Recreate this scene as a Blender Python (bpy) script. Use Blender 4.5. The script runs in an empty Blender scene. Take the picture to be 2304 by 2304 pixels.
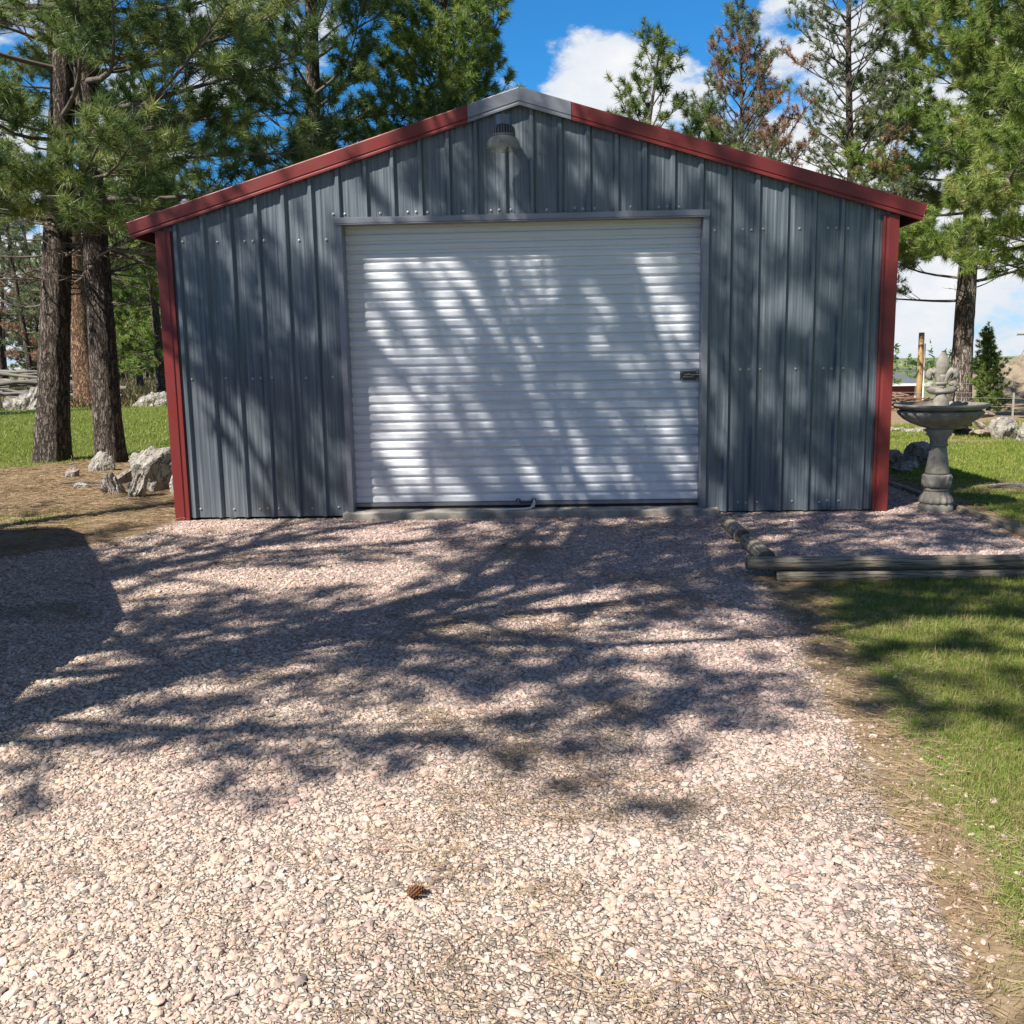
import bpy, math, random
import numpy as np
from mathutils import Vector, Matrix, Euler
R = math.radians
rng = np.random.default_rng(7)
random.seed(7)
S = bpy.context.scene
COL = S.collection

# ------------------------------------------------------------------ camera
cam_d = bpy.data.cameras.new("camera"); cam = bpy.data.objects.new("camera", cam_d); COL.objects.link(cam)
yaw, pit, rol = -0.0359, 0.1578, -0.0179
fwd = Vector((math.sin(yaw)*math.cos(pit), math.cos(yaw)*math.cos(pit), -math.sin(pit)))
rgt0 = Vector((math.cos(yaw), -math.sin(yaw), 0)); up0 = rgt0.cross(fwd)
rgt = math.cos(rol)*rgt0 + math.sin(rol)*up0
up = -math.sin(rol)*rgt0 + math.cos(rol)*up0
CAM = Vector((0.1696, -8.2547, 1.3399))
M = Matrix((rgt, up, -fwd)).transposed().to_4x4(); M.translation = CAM
cam.matrix_world = M
cam_d.sensor_width = 36; cam_d.lens = 36*2184.16/2304
cam_d.clip_start = 0.05; cam_d.clip_end = 6000
S.camera = cam

# ------------------------------------------------------------------ light
SUN = Vector((0.62, 0.66, -1.0)).normalized()          # direction the light travels
sd = bpy.data.lights.new("sun", 'SUN'); sd.energy = 5.0; sd.angle = R(0.45); sd.color = (1.0, 0.945, 0.86)
sun = bpy.data.objects.new("sun", sd); COL.objects.link(sun)
sun.rotation_euler = SUN.to_track_quat('-Z', 'Y').to_euler(); sun.location = (-20, -20, 30)
S.view_settings.view_transform = 'Standard'; S.view_settings.look = 'None'
S.view_settings.exposure = 0.74; S.view_settings.gamma = 1.0
try: S.view_settings.use_curve_mapping = False
except Exception: pass

W = bpy.data.worlds.new("World"); S.world = W; W.use_nodes = True
nt = W.node_tree; nt.nodes.clear()
def wn(t, **kw):
    n = nt.nodes.new(t)
    for k, v in kw.items(): setattr(n, k, v)
    return n
def wl(a, b): nt.links.new(a, b)
wo = wn('ShaderNodeOutputWorld'); bg = wn('ShaderNodeBackground'); wl(bg.outputs[0], wo.inputs[0])
bg.inputs['Strength'].default_value = 0.050
sky = wn('ShaderNodeTexSky'); sky.sky_type = 'NISHITA'; sky.sun_disc = False
sky.sun_elevation = math.asin(-SUN.z); sky.sun_rotation = math.atan2(-SUN.x, -SUN.y)
sky.altitude = 1600; sky.air_density = 1.0; sky.dust_density = 0.3; sky.ozone_density = 2.0
tint = wn('ShaderNodeMix', data_type='RGBA', blend_type='MULTIPLY'); tint.inputs[0].default_value = 1.0
wl(sky.outputs[0], tint.inputs[6]); tint.inputs[7].default_value = (0.40, 1.42, 2.06, 1)
tc = wn('ShaderNodeTexCoord')
nz = wn('ShaderNodeTexNoise'); nz.inputs['Scale'].default_value = 9.0; nz.inputs['Detail'].default_value = 10; nz.inputs['Roughness'].default_value = 0.60
mp = wn('ShaderNodeMapping'); mp.inputs['Scale'].default_value = (1, 1, 1.7); mp.inputs['Location'].default_value = (3.1, 0.4, 0.2)
wl(tc.outputs['Generated'], mp.inputs[0]); wl(mp.outputs[0], nz.inputs['Vector'])
def blob(az, el, tight, amp):
    d = Vector((math.sin(R(az))*math.cos(R(el)), math.cos(R(az))*math.cos(R(el)), math.sin(R(el))))
    dp = wn('ShaderNodeVectorMath', operation='DOT_PRODUCT'); wl(tc.outputs['Generated'], dp.inputs[0]); dp.inputs[1].default_value = d
    mr = wn('ShaderNodeMapRange', interpolation_type='SMOOTHSTEP'); wl(dp.outputs['Value'], mr.inputs[0])
    mr.inputs[1].default_value = math.cos(R(tight)); mr.inputs[2].default_value = math.cos(R(tight*0.25)); mr.inputs[3].default_value = 0; mr.inputs[4].default_value = amp
    return mr.outputs[0]
acc = None
for b in [(3.0, 13.0, 5.6, .66), (-1.5, 12, 5, .56), (7.6, 11.5, 6.0, .60), (13.5, 16.5, 3.4, .50), (17.5, 14.0, 5.0, .56), (19, 9.5, 8, .62), (12.0, 9.0, 6.5, .60), (25, 12, 7, .56), (9.5, 15.5, 2.0, .34),
          (-17, 18, 8, .46), (-27, 14, 8, .42), (-22, 24, 6, .36), (-30, 4, 8, .44), (40, 10, 12, .5), (26, 3, 13, .60), (34, 4, 8, .5), (-24, 2, 14, .5), (60, 14, 20, .4), (-60, 14, 20, .4)]:
    o = blob(*b)
    if acc is None: acc = o
    else:
        m = wn('ShaderNodeMath', operation='MAXIMUM'); wl(acc, m.inputs[0]); wl(o, m.inputs[1]); acc = m.outputs[0]
ad = wn('ShaderNodeMath', operation='ADD'); nzc = wn('ShaderNodeMapRange'); nzc.clamp = False; wl(nz.outputs['Fac'], nzc.inputs[0]); nzc.inputs[1].default_value = 0.30; nzc.inputs[2].default_value = 0.70; nzc.inputs[3].default_value = 0.16; nzc.inputs[4].default_value = 0.84; wl(nzc.outputs[0], ad.inputs[0]); wl(acc, ad.inputs[1])
den = wn('ShaderNodeMapRange', interpolation_type='SMOOTHSTEP'); wl(ad.outputs[0], den.inputs[0])
den.inputs[1].default_value = 0.80; den.inputs[2].default_value = 1.02
cc = wn('ShaderNodeMapRange'); wl(ad.outputs[0], cc.inputs[0]); cc.inputs[1].default_value = 0.80; cc.inputs[2].default_value = 1.30
ccol = wn('ShaderNodeMix', data_type='RGBA'); wl(cc.outputs[0], ccol.inputs[0])
ccol.inputs[6].default_value = (8.2, 9.2, 10.4, 1); ccol.inputs[7].default_value = (11.4, 11.5, 11.7, 1)
skm = wn('ShaderNodeMix', data_type='RGBA'); wl(den.outputs[0], skm.inputs[0])
hz = wn('ShaderNodeSeparateXYZ'); wl(tc.outputs['Generated'], hz.inputs[0]); hzr = wn('ShaderNodeMapRange', interpolation_type='SMOOTHSTEP'); wl(hz.outputs['Z'], hzr.inputs[0])
hzr.inputs[1].default_value = 0.0; hzr.inputs[2].default_value = 0.17; hzr.inputs[3].default_value = 0.85; hzr.inputs[4].default_value = 0.0
hzm = wn('ShaderNodeMix', data_type='RGBA'); wl(hzr.outputs[0], hzm.inputs[0]); wl(tint.outputs[2], hzm.inputs[6]); hzm.inputs[7].default_value = (6.2, 8.4, 11.0, 1); wl(hzm.outputs[2], skm.inputs[6]); wl(ccol.outputs[2], skm.inputs[7])
bk = wn('ShaderNodeVectorMath', operation='DOT_PRODUCT'); wl(tc.outputs['Generated'], bk.inputs[0]); bk.inputs[1].default_value = Vector((0.15, -0.62, 0.77)).normalized()  # added grey cloud bank behind the camera, out of view, to neutralise blue ambient light
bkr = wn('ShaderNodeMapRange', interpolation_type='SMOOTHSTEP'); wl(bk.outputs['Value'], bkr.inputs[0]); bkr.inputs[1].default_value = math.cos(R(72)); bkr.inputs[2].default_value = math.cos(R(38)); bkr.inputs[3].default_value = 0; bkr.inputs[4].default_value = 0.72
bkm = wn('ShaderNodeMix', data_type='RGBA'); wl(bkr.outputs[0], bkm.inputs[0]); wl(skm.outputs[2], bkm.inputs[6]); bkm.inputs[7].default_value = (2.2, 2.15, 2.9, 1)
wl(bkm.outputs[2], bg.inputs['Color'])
W.cycles.sampling_method = 'MANUAL'; W.cycles.sample_map_resolution = 1024

S.cycles.max_bounces = 6; S.cycles.diffuse_bounces = 3; S.cycles.glossy_bounces = 3; S.cycles.transmission_bounces = 4; S.cycles.transparent_max_bounces = 6
S.cycles.sample_clamp_indirect = 4; S.cycles.caustics_reflective = False; S.cycles.caustics_refractive = False

# ------------------------------------------------------------------ noise
def _hash(ix, iy, iz, seed):
    h = (ix*374761393 + iy*668265263 + iz*1440662683 + seed*974711) & 0xffffffff
    h = ((h ^ (h >> 13))*1274126177) & 0xffffffff
    h = ((h ^ (h >> 16))*2246822519) & 0xffffffff
    return ((h ^ (h >> 15)) & 0xffffff)/float(0xffffff)
def vn(P, seed=0):
    P = np.asarray(P, float); i = np.floor(P).astype(np.int64); f = P-i; u = f*f*(3-2*f); out = 0
    for dx in (0, 1):
        for dy in (0, 1):
            for dz in (0, 1):
                w = (u[..., 0] if dx else 1-u[..., 0])*(u[..., 1] if dy else 1-u[..., 1])*(u[..., 2] if dz else 1-u[..., 2])
                out = out + w*_hash(i[..., 0]+dx, i[..., 1]+dy, i[..., 2]+dz, seed)
    return out
def fbm(P, o=4, seed=0):
    P = np.asarray(P, float); a = .5; s = 0; t = 0
    for k in range(o):
        s = s+a*vn(P*(2**k), seed+k*17); t += a; a *= .5
    return s/t
def sstep(a, b, x):
    t = np.clip((np.asarray(x, float)-a)/(b-a), 0, 1); return t*t*(3-2*t)

# ------------------------------------------------------------------ mesh helpers
def mesh(name, V, F, mats, attrs=None, smooth=False):
    """F: list of (faces array (n,k), material index)"""
    me = bpy.data.meshes.new(name); V = np.asarray(V, np.float32).reshape(-1, 3)
    F = [(np.asarray(f, np.int32), m) for f, m in F if len(f)]
    me.vertices.add(len(V)); me.vertices.foreach_set('co', V.ravel())
    nl = sum(f.size for f, m in F); npoly = sum(len(f) for f, m in F)
    me.loops.add(nl); me.polygons.add(npoly)
    me.loops.foreach_set('vertex_index', np.concatenate([f.ravel() for f, m in F]))
    tot = np.concatenate([np.full(len(f), f.shape[1], np.int32) for f, m in F])
    st = np.zeros(npoly, np.int32); st[1:] = np.cumsum(tot)[:-1]
    me.polygons.foreach_set('loop_start', st)
    me.polygons.foreach_set('material_index', np.concatenate([np.full(len(f), m, np.int32) for f, m in F]))
    sm = np.concatenate([np.full(len(f), bool(smooth if not isinstance(smooth, (list, tuple)) else smooth[i])) for i, (f, m) in enumerate(F)])
    me.polygons.foreach_set('use_smooth', sm)
    for m in (mats if isinstance(mats, (list, tuple)) else [mats]): me.materials.append(m)
    for k, v in (attrs or {}).items():
        a = me.attributes.new(k, 'FLOAT', 'POINT'); a.data.foreach_set('value', np.asarray(v, np.float32))
    me.update(calc_edges=True); me.validate()
    return me
def obj(name, me, parent=None, loc=None, rot=None):
    o = bpy.data.objects.new(name, me); COL.objects.link(o)
    if parent is not None: o.parent = parent
    if loc is not None: o.location = loc
    if rot is not None: o.rotation_euler = rot
    return o
def tag(o, label, cat=None, group=None, kind=None):
    o['label'] = label
    if cat: o['category'] = cat
    if group: o['group'] = group
    if kind: o['kind'] = kind
    return o
def empty(name, loc, label, cat, group=None, rz=0):
    o = bpy.data.objects.new(name, None); COL.objects.link(o); o.location = loc; o.rotation_euler = (0, 0, rz); o.empty_display_size = .2
    return tag(o, label, cat, group)
class MB:
    def __init__(s): s.V = []; s.F = {}; s.n = 0
    def add(s, V, F, m=0):
        V = np.asarray(V, float).reshape(-1, 3)
        for f in F:
            f = [i+s.n for i in f]; s.F.setdefault((len(f), m), []).append(f)
        s.V.append(V); s.n += len(V); return s
    def box(s, a, b, m=0, rot=None, c=None):
        x0, y0, z0 = a; x1, y1, z1 = b
        V = np.array([(x0,y0,z0),(x1,y0,z0),(x1,y1,z0),(x0,y1,z0),(x0,y0,z1),(x1,y0,z1),(x1,y1,z1),(x0,y1,z1)], float)
        if rot is not None:
            c = V.mean(0) if c is None else np.array(c); V = (V-c) @ np.array(Euler(rot).to_matrix()).T+c
        return s.add(V, [(0,3,2,1),(4,5,6,7),(0,1,5,4),(1,2,6,5),(2,3,7,6),(3,0,4,7)], m)
    def prism(s, pts, axis, a, b, m=0, caps=True):
        """pts: 2-D outline (ccw), extruded along axis from a to b"""
        n = len(pts); V = []
        for h in (a, b):
            for p in pts:
                V.append({'x': (h, p[0], p[1]), 'y': (p[0], h, p[1]), 'z': (p[0], p[1], h)}[axis])
        F = [(i, (i+1) % n, n+(i+1) % n, n+i) for i in range(n)]
        if caps: F += [tuple(range(n))[::-1], tuple(range(n, 2*n))]
        return s.add(V, F, m)
    def strip(s, A, B, m=0):
        """quads between two polylines"""
        n = len(A); return s.add(list(A)+list(B), [(i, i+1, n+i+1, n+i) for i in range(n-1)], m)
    def lathe(s, prof, k=24, c=(0, 0, 0), m=0, mod=None, cap=True):
        V = []
        for r, z in prof:
            for j in range(k):
                a = 2*math.pi*j/k; rr = r*(mod(a, z) if mod else 1)
                V.append((c[0]+rr*math.cos(a), c[1]+rr*math.sin(a), c[2]+z))
        F = [(i*k+j, i*k+(j+1) % k, (i+1)*k+(j+1) % k, (i+1)*k+j) for i in range(len(prof)-1) for j in range(k)]
        if cap: F += [tuple(range(k))[::-1], tuple((len(prof)-1)*k+j for j in range(k))]
        return s.add(V, F, m)
    def tube(s, P, r, k=8, m=0, cap=True):
        P = np.asarray(P, float)[None]; rr = np.broadcast_to(np.asarray(r, float), P.shape[1:2])[None]
        V, F = tubes(P, rr, k); F = [tuple(f) for f in F]
        n = P.shape[1]
        if cap: F += [tuple(range(k)), tuple((n-1)*k+j for j in range(k))[::-1]]
        return s.add(V, F, m)
    def me(s, name, mats, smooth=False):
        return mesh(name, np.concatenate(s.V), [(f, m) for (k, m), f in s.F.items()], mats, smooth=smooth)
def tubes(P, Rr, k):
    T = np.gradient(P, axis=1); T /= np.linalg.norm(T, axis=-1, keepdims=True)+1e-9
    ref = np.where(np.abs(T[:, :1, 2:3]) > .85, np.array([1., 0, 0]), np.array([0, 0, 1.])); ref = np.broadcast_to(ref, T.shape)
    A = np.cross(T, ref); A /= np.linalg.norm(A, axis=-1, keepdims=True)+1e-9
    B = np.cross(T, A)
    a = np.arange(k)*2*np.pi/k
    V = P[:, :, None]+Rr[:, :, None, None]*(np.cos(a)[:, None]*A[:, :, None]+np.sin(a)[:, None]*B[:, :, None])
    Mn, n = P.shape[:2]
    i = np.arange(n-1)[:, None]; j = np.arange(k)[None]
    q = np.stack([i*k+j, i*k+(j+1) % k, (i+1)*k+(j+1) % k, (i+1)*k+j], -1).reshape(-1, 4)
    F = (q[None]+(np.arange(Mn)*n*k)[:, None, None]).reshape(-1, 4)
    return V.reshape(-1, 3), F
def bevel(o, w, seg=2, ang=35):
    b = o.modifiers.new('bevel', 'BEVEL'); b.width = w; b.segments = seg; b.limit_method = 'ANGLE'; b.angle_limit = R(ang)
    return o

# ------------------------------------------------------------------ materials
class NM:
    def __init__(s, name):
        s.m = bpy.data.materials.new(name); s.m.use_nodes = True; s.t = s.m.node_tree; s.t.nodes.clear()
        s.out = s.n('ShaderNodeOutputMaterial'); s.b = s.n('ShaderNodeBsdfPrincipled'); s.l(s.b.outputs[0], s.out.inputs[0])
    def n(s, t, **kw):
        x = s.t.nodes.new(t)
        for k, v in kw.items(): setattr(x, k, v)
        return x
    def l(s, a, b): s.t.links.new(a, b)
    def set(s, k, v):
        if hasattr(v, 'is_output'): s.l(v, s.b.inputs[k])
        else: s.b.inputs[k].default_value = (*v, 1) if isinstance(v, tuple) and len(v) == 3 else v
    def coord(s, scale=(1, 1, 1), kind='Object', loc=(0, 0, 0)):
        c = s.n('ShaderNodeTexCoord'); m = s.n('ShaderNodeMapping'); m.inputs['Scale'].default_value = scale; m.inputs['Location'].default_value = loc
        s.l(c.outputs[kind], m.inputs[0]); return m.outputs[0]
    def noise(s, vec, scale, detail=4, rough=.55, out='Fac'):
        x = s.n('ShaderNodeTexNoise'); x.inputs['Scale'].default_value = scale; x.inputs['Detail'].default_value = detail; x.inputs['Roughness'].default_value = rough
        s.l(vec, x.inputs['Vector']); return x.outputs[out]
    def voro(s, vec, scale, feature='F1', out='Distance', rnd=1):
        x = s.n('ShaderNodeTexVoronoi'); x.feature = feature; x.inputs['Scale'].default_value = scale; x.inputs['Randomness'].default_value = rnd
        s.l(vec, x.inputs['Vector']); return x.outputs[out]
    def ramp(s, fac, stops, mode='LINEAR'):
        x = s.n('ShaderNodeValToRGB'); x.color_ramp.interpolation = mode; e = x.color_ramp.elements
        while len(e) < len(stops): e.new(.5)
        for k, (p, c) in enumerate(stops):
            e[k].position = p; e[k].color = (*c, 1) if not isinstance(c, (int, float)) else (c, c, c, 1)
        s.l(fac, x.inputs[0]); return x.outputs[0]
    def rng(s, fac, a, b, c=0, d=1, sm=True):
        x = s.n('ShaderNodeMapRange'); x.interpolation_type = 'SMOOTHSTEP' if sm else 'LINEAR'
        s.l(fac, x.inputs[0])
        for i, v in enumerate((a, b, c, d)): x.inputs[i+1].default_value = v
        return x.outputs[0]
    def math(s, op, a, b=0.0):
        x = s.n('ShaderNodeMath', operation=op)
        for i, v in enumerate((a, b)):
            if hasattr(v, 'is_output'): s.l(v, x.inputs[i])
            else: x.inputs[i].default_value = v
        return x.outputs[0]
    def mix(s, f, a, b, bt='MIX'):
        x = s.n('ShaderNodeMix', data_type='RGBA', blend_type=bt)
        for i, v in ((0, f), (6, a), (7, b)):
            if hasattr(v, 'is_output'): s.l(v, x.inputs[i])
            else: x.inputs[i].default_value = (*v, 1) if isinstance(v, tuple) else v
        return x.outputs[2]
    def bump(s, h, strength=.3, dist=.01):
        x = s.n('ShaderNodeBump'); x.inputs['Strength'].default_value = strength; x.inputs['Distance'].default_value = dist
        s.l(h, x.inputs['Height']); s.l(x.outputs[0], s.b.inputs['Normal'])
    def attr(s, name, out='Fac', t='GEOMETRY'):
        x = s.n('ShaderNodeAttribute'); x.attribute_name = name; x.attribute_type = t; return x.outputs[out]

def m_panel(name, base, lo, metal=.25, rough=.36):
    m = NM(name); v = m.coord((42, 42, 1.1)); n = m.noise(v, 1, 5, .6)
    big = m.noise(m.coord((2.2, 2.2, 1.4)), 1, 3)
    m.set('Base Color', m.mix(m.rng(n, .35, .72), lo, base)); m.set('Metallic', metal)
    dust = m.noise(m.coord((30, 30, 30)), 1, 6, .7)
    m.set('Roughness', m.math('ADD', m.rng(n, .3, .7, rough-.06, rough+.10), m.math('MULTIPLY', big, .08)))
    m.bump(m.math('ADD', m.noise(m.coord((3.5, 3.5, 1.2)), 1, 2), m.math('MULTIPLY', dust, .03)), .25, .012)
    return m.m
PANEL = m_panel('weathered_steel_panel', (.195, .228, .258), (.105, .128, .152))
RED = NM('red_trim_paint'); _n = RED.noise(RED.coord((3, 3, 3)), 2, 4)
RED.set('Base Color', RED.mix(_n, (.215, .029, .026), (.145, .022, .021))); RED.set('Roughness', RED.rng(_n, .3, .7, .36, .5)); RED = RED.m
GREYT = NM('grey_trim_metal'); _n = GREYT.noise(GREYT.coord((4, 4, 20)), 2, 4)
GREYT.set('Base Color', GREYT.mix(_n, (.20, .21, .24), (.27, .28, .31))); GREYT.set('Metallic', .45); GREYT.set('Roughness', .36); GREYT = GREYT.m
DOOR = NM('white_roller_steel'); _n = DOOR.noise(DOOR.coord((1.5, 1.5, 30)), 2, 5, .6); _s = DOOR.noise(DOOR.coord((14, 14, 3)), 1, 5, .65)
_c = DOOR.mix(DOOR.rng(_n, .4, .75), (.76, .785, .83), (.70, .72, .75))
DOOR.set('Base Color', DOOR.mix(DOOR.math('MULTIPLY', DOOR.rng(_s, .55, .8), .35), _c, (.60, .585, .55))); DOOR.set('Roughness', .30); DOOR = DOOR.m
BLACK = NM('black_rubber'); BLACK.set('Base Color', (.012, .012, .012)); BLACK.set('Roughness', .7); BLACK = BLACK.m
STEEL = NM('dull_zinc_steel'); _n = STEEL.noise(STEEL.coord((60, 60, 60)), 1, 4); STEEL.set('Base Color', STEEL.mix(_n, (.34, .34, .33), (.50, .50, .49))); STEEL.set('Metallic', .45); STEEL.set('Roughness', .45); STEEL = STEEL.m
DARKM = NM('dark_latch_metal'); _n = DARKM.noise(DARKM.coord((90, 90, 90)), 1, 4); DARKM.set('Base Color', DARKM.mix(_n, (.05, .05, .05), (.13, .125, .11))); DARKM.set('Metallic', .5); DARKM.set('Roughness', .5); DARKM = DARKM.m
LAMPM = NM('lamp_cast_aluminium'); LAMPM.set('Base Color', (.17, .18, .20)); LAMPM.set('Metallic', .3); LAMPM.set('Roughness', .42); LAMPM = LAMPM.m
ROPE = NM('pale_rope'); ROPE.set('Base Color', (.72, .68, .60)); ROPE.set('Roughness', .9); ROPE = ROPE.m
CONC = NM('concrete'); _n = CONC.noise(CONC.coord((9, 9, 9)), 1, 8, .7); CONC.set('Base Color', CONC.ramp(_n, [(.3, (.20, .175, .15)), (.55, (.36, .33, .29)), (.75, (.46, .43, .38))])); CONC.set('Roughness', .9); CONC.bump(_n, .4, .01); CONC = CONC.m
def glass(name, col, a):
    m = NM(name); tr = m.n('ShaderNodeBsdfTransparent'); tr.inputs[0].default_value = (*col, 1); mx = m.n('ShaderNodeMixShader'); mx.inputs[0].default_value = a
    m.set('Base Color', tuple(c*.75 for c in col)); m.set('Roughness', .16); m.l(tr.outputs[0], mx.inputs[1]); m.l(m.b.outputs[0], mx.inputs[2]); m.l(mx.outputs[0], m.out.inputs[0]); return m.m
LENS = glass('ribbed_lamp_lens', (.70, .70, .64), .34)

def m_wood(name, c0, c1, c2, sc=(1.2, 26, 26), bs=.5):
    m = NM(name); v = m.coord(sc); n = m.noise(v, 1, 6, .65); big = m.noise(m.coord((1.5, 3, 3)), 1, 3)
    cr = m.rng(m.noise(m.coord((sc[0]*.5, sc[1]*1.6, sc[2]*1.6)), 1, 3), .56, .64)
    c = m.ramp(n, [(.25, c0), (.5, c1), (.75, c2)]); c = m.mix(m.math('MULTIPLY', cr, .75), c, tuple(x*.25 for x in c0))
    m.set('Base Color', m.mix(m.rng(big, .35, .7, 0, .4), c, c0)); m.set('Roughness', .88); m.bump(m.math('SUBTRACT', n, m.math('MULTIPLY', cr, .6)), bs, .012); return m.m
TIMBER = m_wood('weathered_timber', (.19, .148, .10), (.33, .28, .21), (.45, .40, .325), (9, 80, 80), 1.0)
TIMBEREND = m_wood('timber_end_grain', (.07, .055, .04), (.16, .125, .085), (.26, .21, .15), (18, 18, 18), .9)
GREYLOG = m_wood('grey_deadwood', (.10, .09, .078), (.20, .185, .165), (.30, .285, .26))
POLEW = m_wood('new_pine_pole', (.36, .22, .10), (.47, .31, .15), (.55, .38, .21), (20, 20, .8), .2)

def m_bark(name, plate, mid, furrow, sc=1.0):
    m = NM(name)
    co = m.coord((1, 1, .24)); wob = m.n('ShaderNodeVectorMath', operation='ADD'); m.l(co, wob.inputs[0])
    wn_ = m.noise(co, 7*sc, 3, .6, 'Color'); sca = m.n('ShaderNodeVectorMath', operation='SCALE'); m.l(wn_, sca.inputs[0]); sca.inputs['Scale'].default_value = .10; m.l(sca.outputs[0], wob.inputs[1])
    fine = m.noise(m.coord((1, 1, .5)), 60*sc, 5, .7)
    r1 = m.noise(wob.outputs[0], 17*sc, 3, .5); r2 = m.noise(wob.outputs[0], 34*sc, 3, .55)
    ab = lambda q: m.math('ABSOLUTE', m.math('SUBTRACT', q, .5))
    e = m.math('MINIMUM', ab(r1), m.math('ADD', m.math('MULTIPLY', ab(r2), 1.1), .018))
    plate_f = m.rng(m.math('ADD', e, m.math('MULTIPLY', m.math('SUBTRACT', fine, .5), .05)), .0, .085)
    c = m.mix(m.rng(fine, .3, .7), mid, plate); c = m.mix(m.math('MULTIPLY', m.noise(m.coord((1, 1, .6)), 3, 3), .5), c, mid)
    m.set('Base Color', m.mix(plate_f, furrow, c)); m.set('Roughness', .93); m.set('Specular IOR Level', .15)
    m.bump(m.math('ADD', m.math('MULTIPLY', plate_f, 1.0), m.math('MULTIPLY', fine, .45)), 1.0, .03); return m.m
BARK = m_bark('dark_pine_bark', (.27, .225, .19), (.15, .120, .098), (.050, .040, .033))
BARKSUNLIT = m_bark('pale_sunlit_pine_bark', (.46, .40, .34), (.27, .225, .185), (.07, .055, .045), .8)  # bark colour lightened to imitate sunlight on the thick right trunk
BARKRED = m_bark('red_ponderosa_bark', (.46, .30, .20), (.34, .20, .125), (.09, .05, .035), .8)
TWIG = NM('grey_brown_twig'); _n = TWIG.noise(TWIG.coord((8, 8, 8)), 2, 4); TWIG.set('Base Color', TWIG.mix(_n, (.075, .060, .050), (.17, .145, .125))); TWIG.set('Roughness', .9); TWIG = TWIG.m

def m_needle(name, stops, tr=.38):
    m = NM(name); a = m.attr('tint'); c = m.ramp(a, stops)
    m.set('Base Color', c); m.set('Roughness', .42); m.set('Specular IOR Level', .45)
    t = m.n('ShaderNodeBsdfTranslucent'); m.l(c, t.inputs[0]); mx = m.n('ShaderNodeMixShader'); mx.inputs[0].default_value = tr
    m.l(m.b.outputs[0], mx.inputs[1]); m.l(t.outputs[0], mx.inputs[2]); m.l(mx.outputs[0], m.out.inputs[0]); return m.m
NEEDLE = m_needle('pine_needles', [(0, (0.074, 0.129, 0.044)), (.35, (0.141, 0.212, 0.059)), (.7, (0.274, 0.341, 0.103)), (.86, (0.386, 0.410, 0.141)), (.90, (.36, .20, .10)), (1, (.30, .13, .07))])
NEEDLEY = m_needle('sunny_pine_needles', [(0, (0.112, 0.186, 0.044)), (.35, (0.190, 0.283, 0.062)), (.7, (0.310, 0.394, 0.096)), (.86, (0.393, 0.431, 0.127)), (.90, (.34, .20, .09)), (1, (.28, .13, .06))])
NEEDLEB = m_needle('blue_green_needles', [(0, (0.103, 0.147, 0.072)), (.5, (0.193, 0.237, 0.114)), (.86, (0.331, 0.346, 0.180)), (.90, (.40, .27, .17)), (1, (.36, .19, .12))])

def m_rock(name, c0, c1, c2, lichen=(.55, .56, .45), lf=.5, sc=1):
    m = NM(name); v = m.coord((1, 1, 1)); n = m.noise(v, 6*sc, 8, .68); f = m.noise(v, 38*sc, 5, .7); l = m.noise(v, 4.5*sc, 6, .7)
    wv = m.n('ShaderNodeVectorMath', operation='ADD'); m.l(m.coord((1.6, 1.6, .55)), wv.inputs[0]); ws = m.n('ShaderNodeVectorMath', operation='SCALE'); m.l(m.noise(v, 5, 4, .6, 'Color'), ws.inputs[0]); ws.inputs['Scale'].default_value = .35; m.l(ws.outputs[0], wv.inputs[1])
    ck = m.rng(m.voro(wv.outputs[0], 5.5*sc, 'DISTANCE_TO_EDGE'), .0, .05)
    c = m.ramp(n, [(.3, c0), (.5, c1), (.7, c2)]); c = m.mix(m.rng(f, .6, .8, 0, .5), c, tuple(x*.45 for x in c0))
    m.set('Base Color', m.mix(ck, tuple(x*.5 for x in c0), m.mix(m.math('MULTIPLY', m.rng(l, .50, .60), lf), c, lichen))); m.set('Roughness', .92); m.bump(m.math('ADD', m.math('ADD', n, m.math('MULTIPLY', ck, .35)), m.math('MULTIPLY', f, .5)), .8, .035); return m.m
ROCK = m_rock('grey_lichen_rock', (.17, .145, .125), (.30, .265, .235), (.42, .385, .35))
ROCKPALE = m_rock('pale_boulder', (.20, .18, .155), (.33, .30, .26), (.43, .40, .355), (.52, .52, .44), .55)
ROCKRED = m_rock('brown_slab', (.20, .14, .11), (.32, .25, .21), (.44, .37, .32), (.48, .45, .40), .3)

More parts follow.
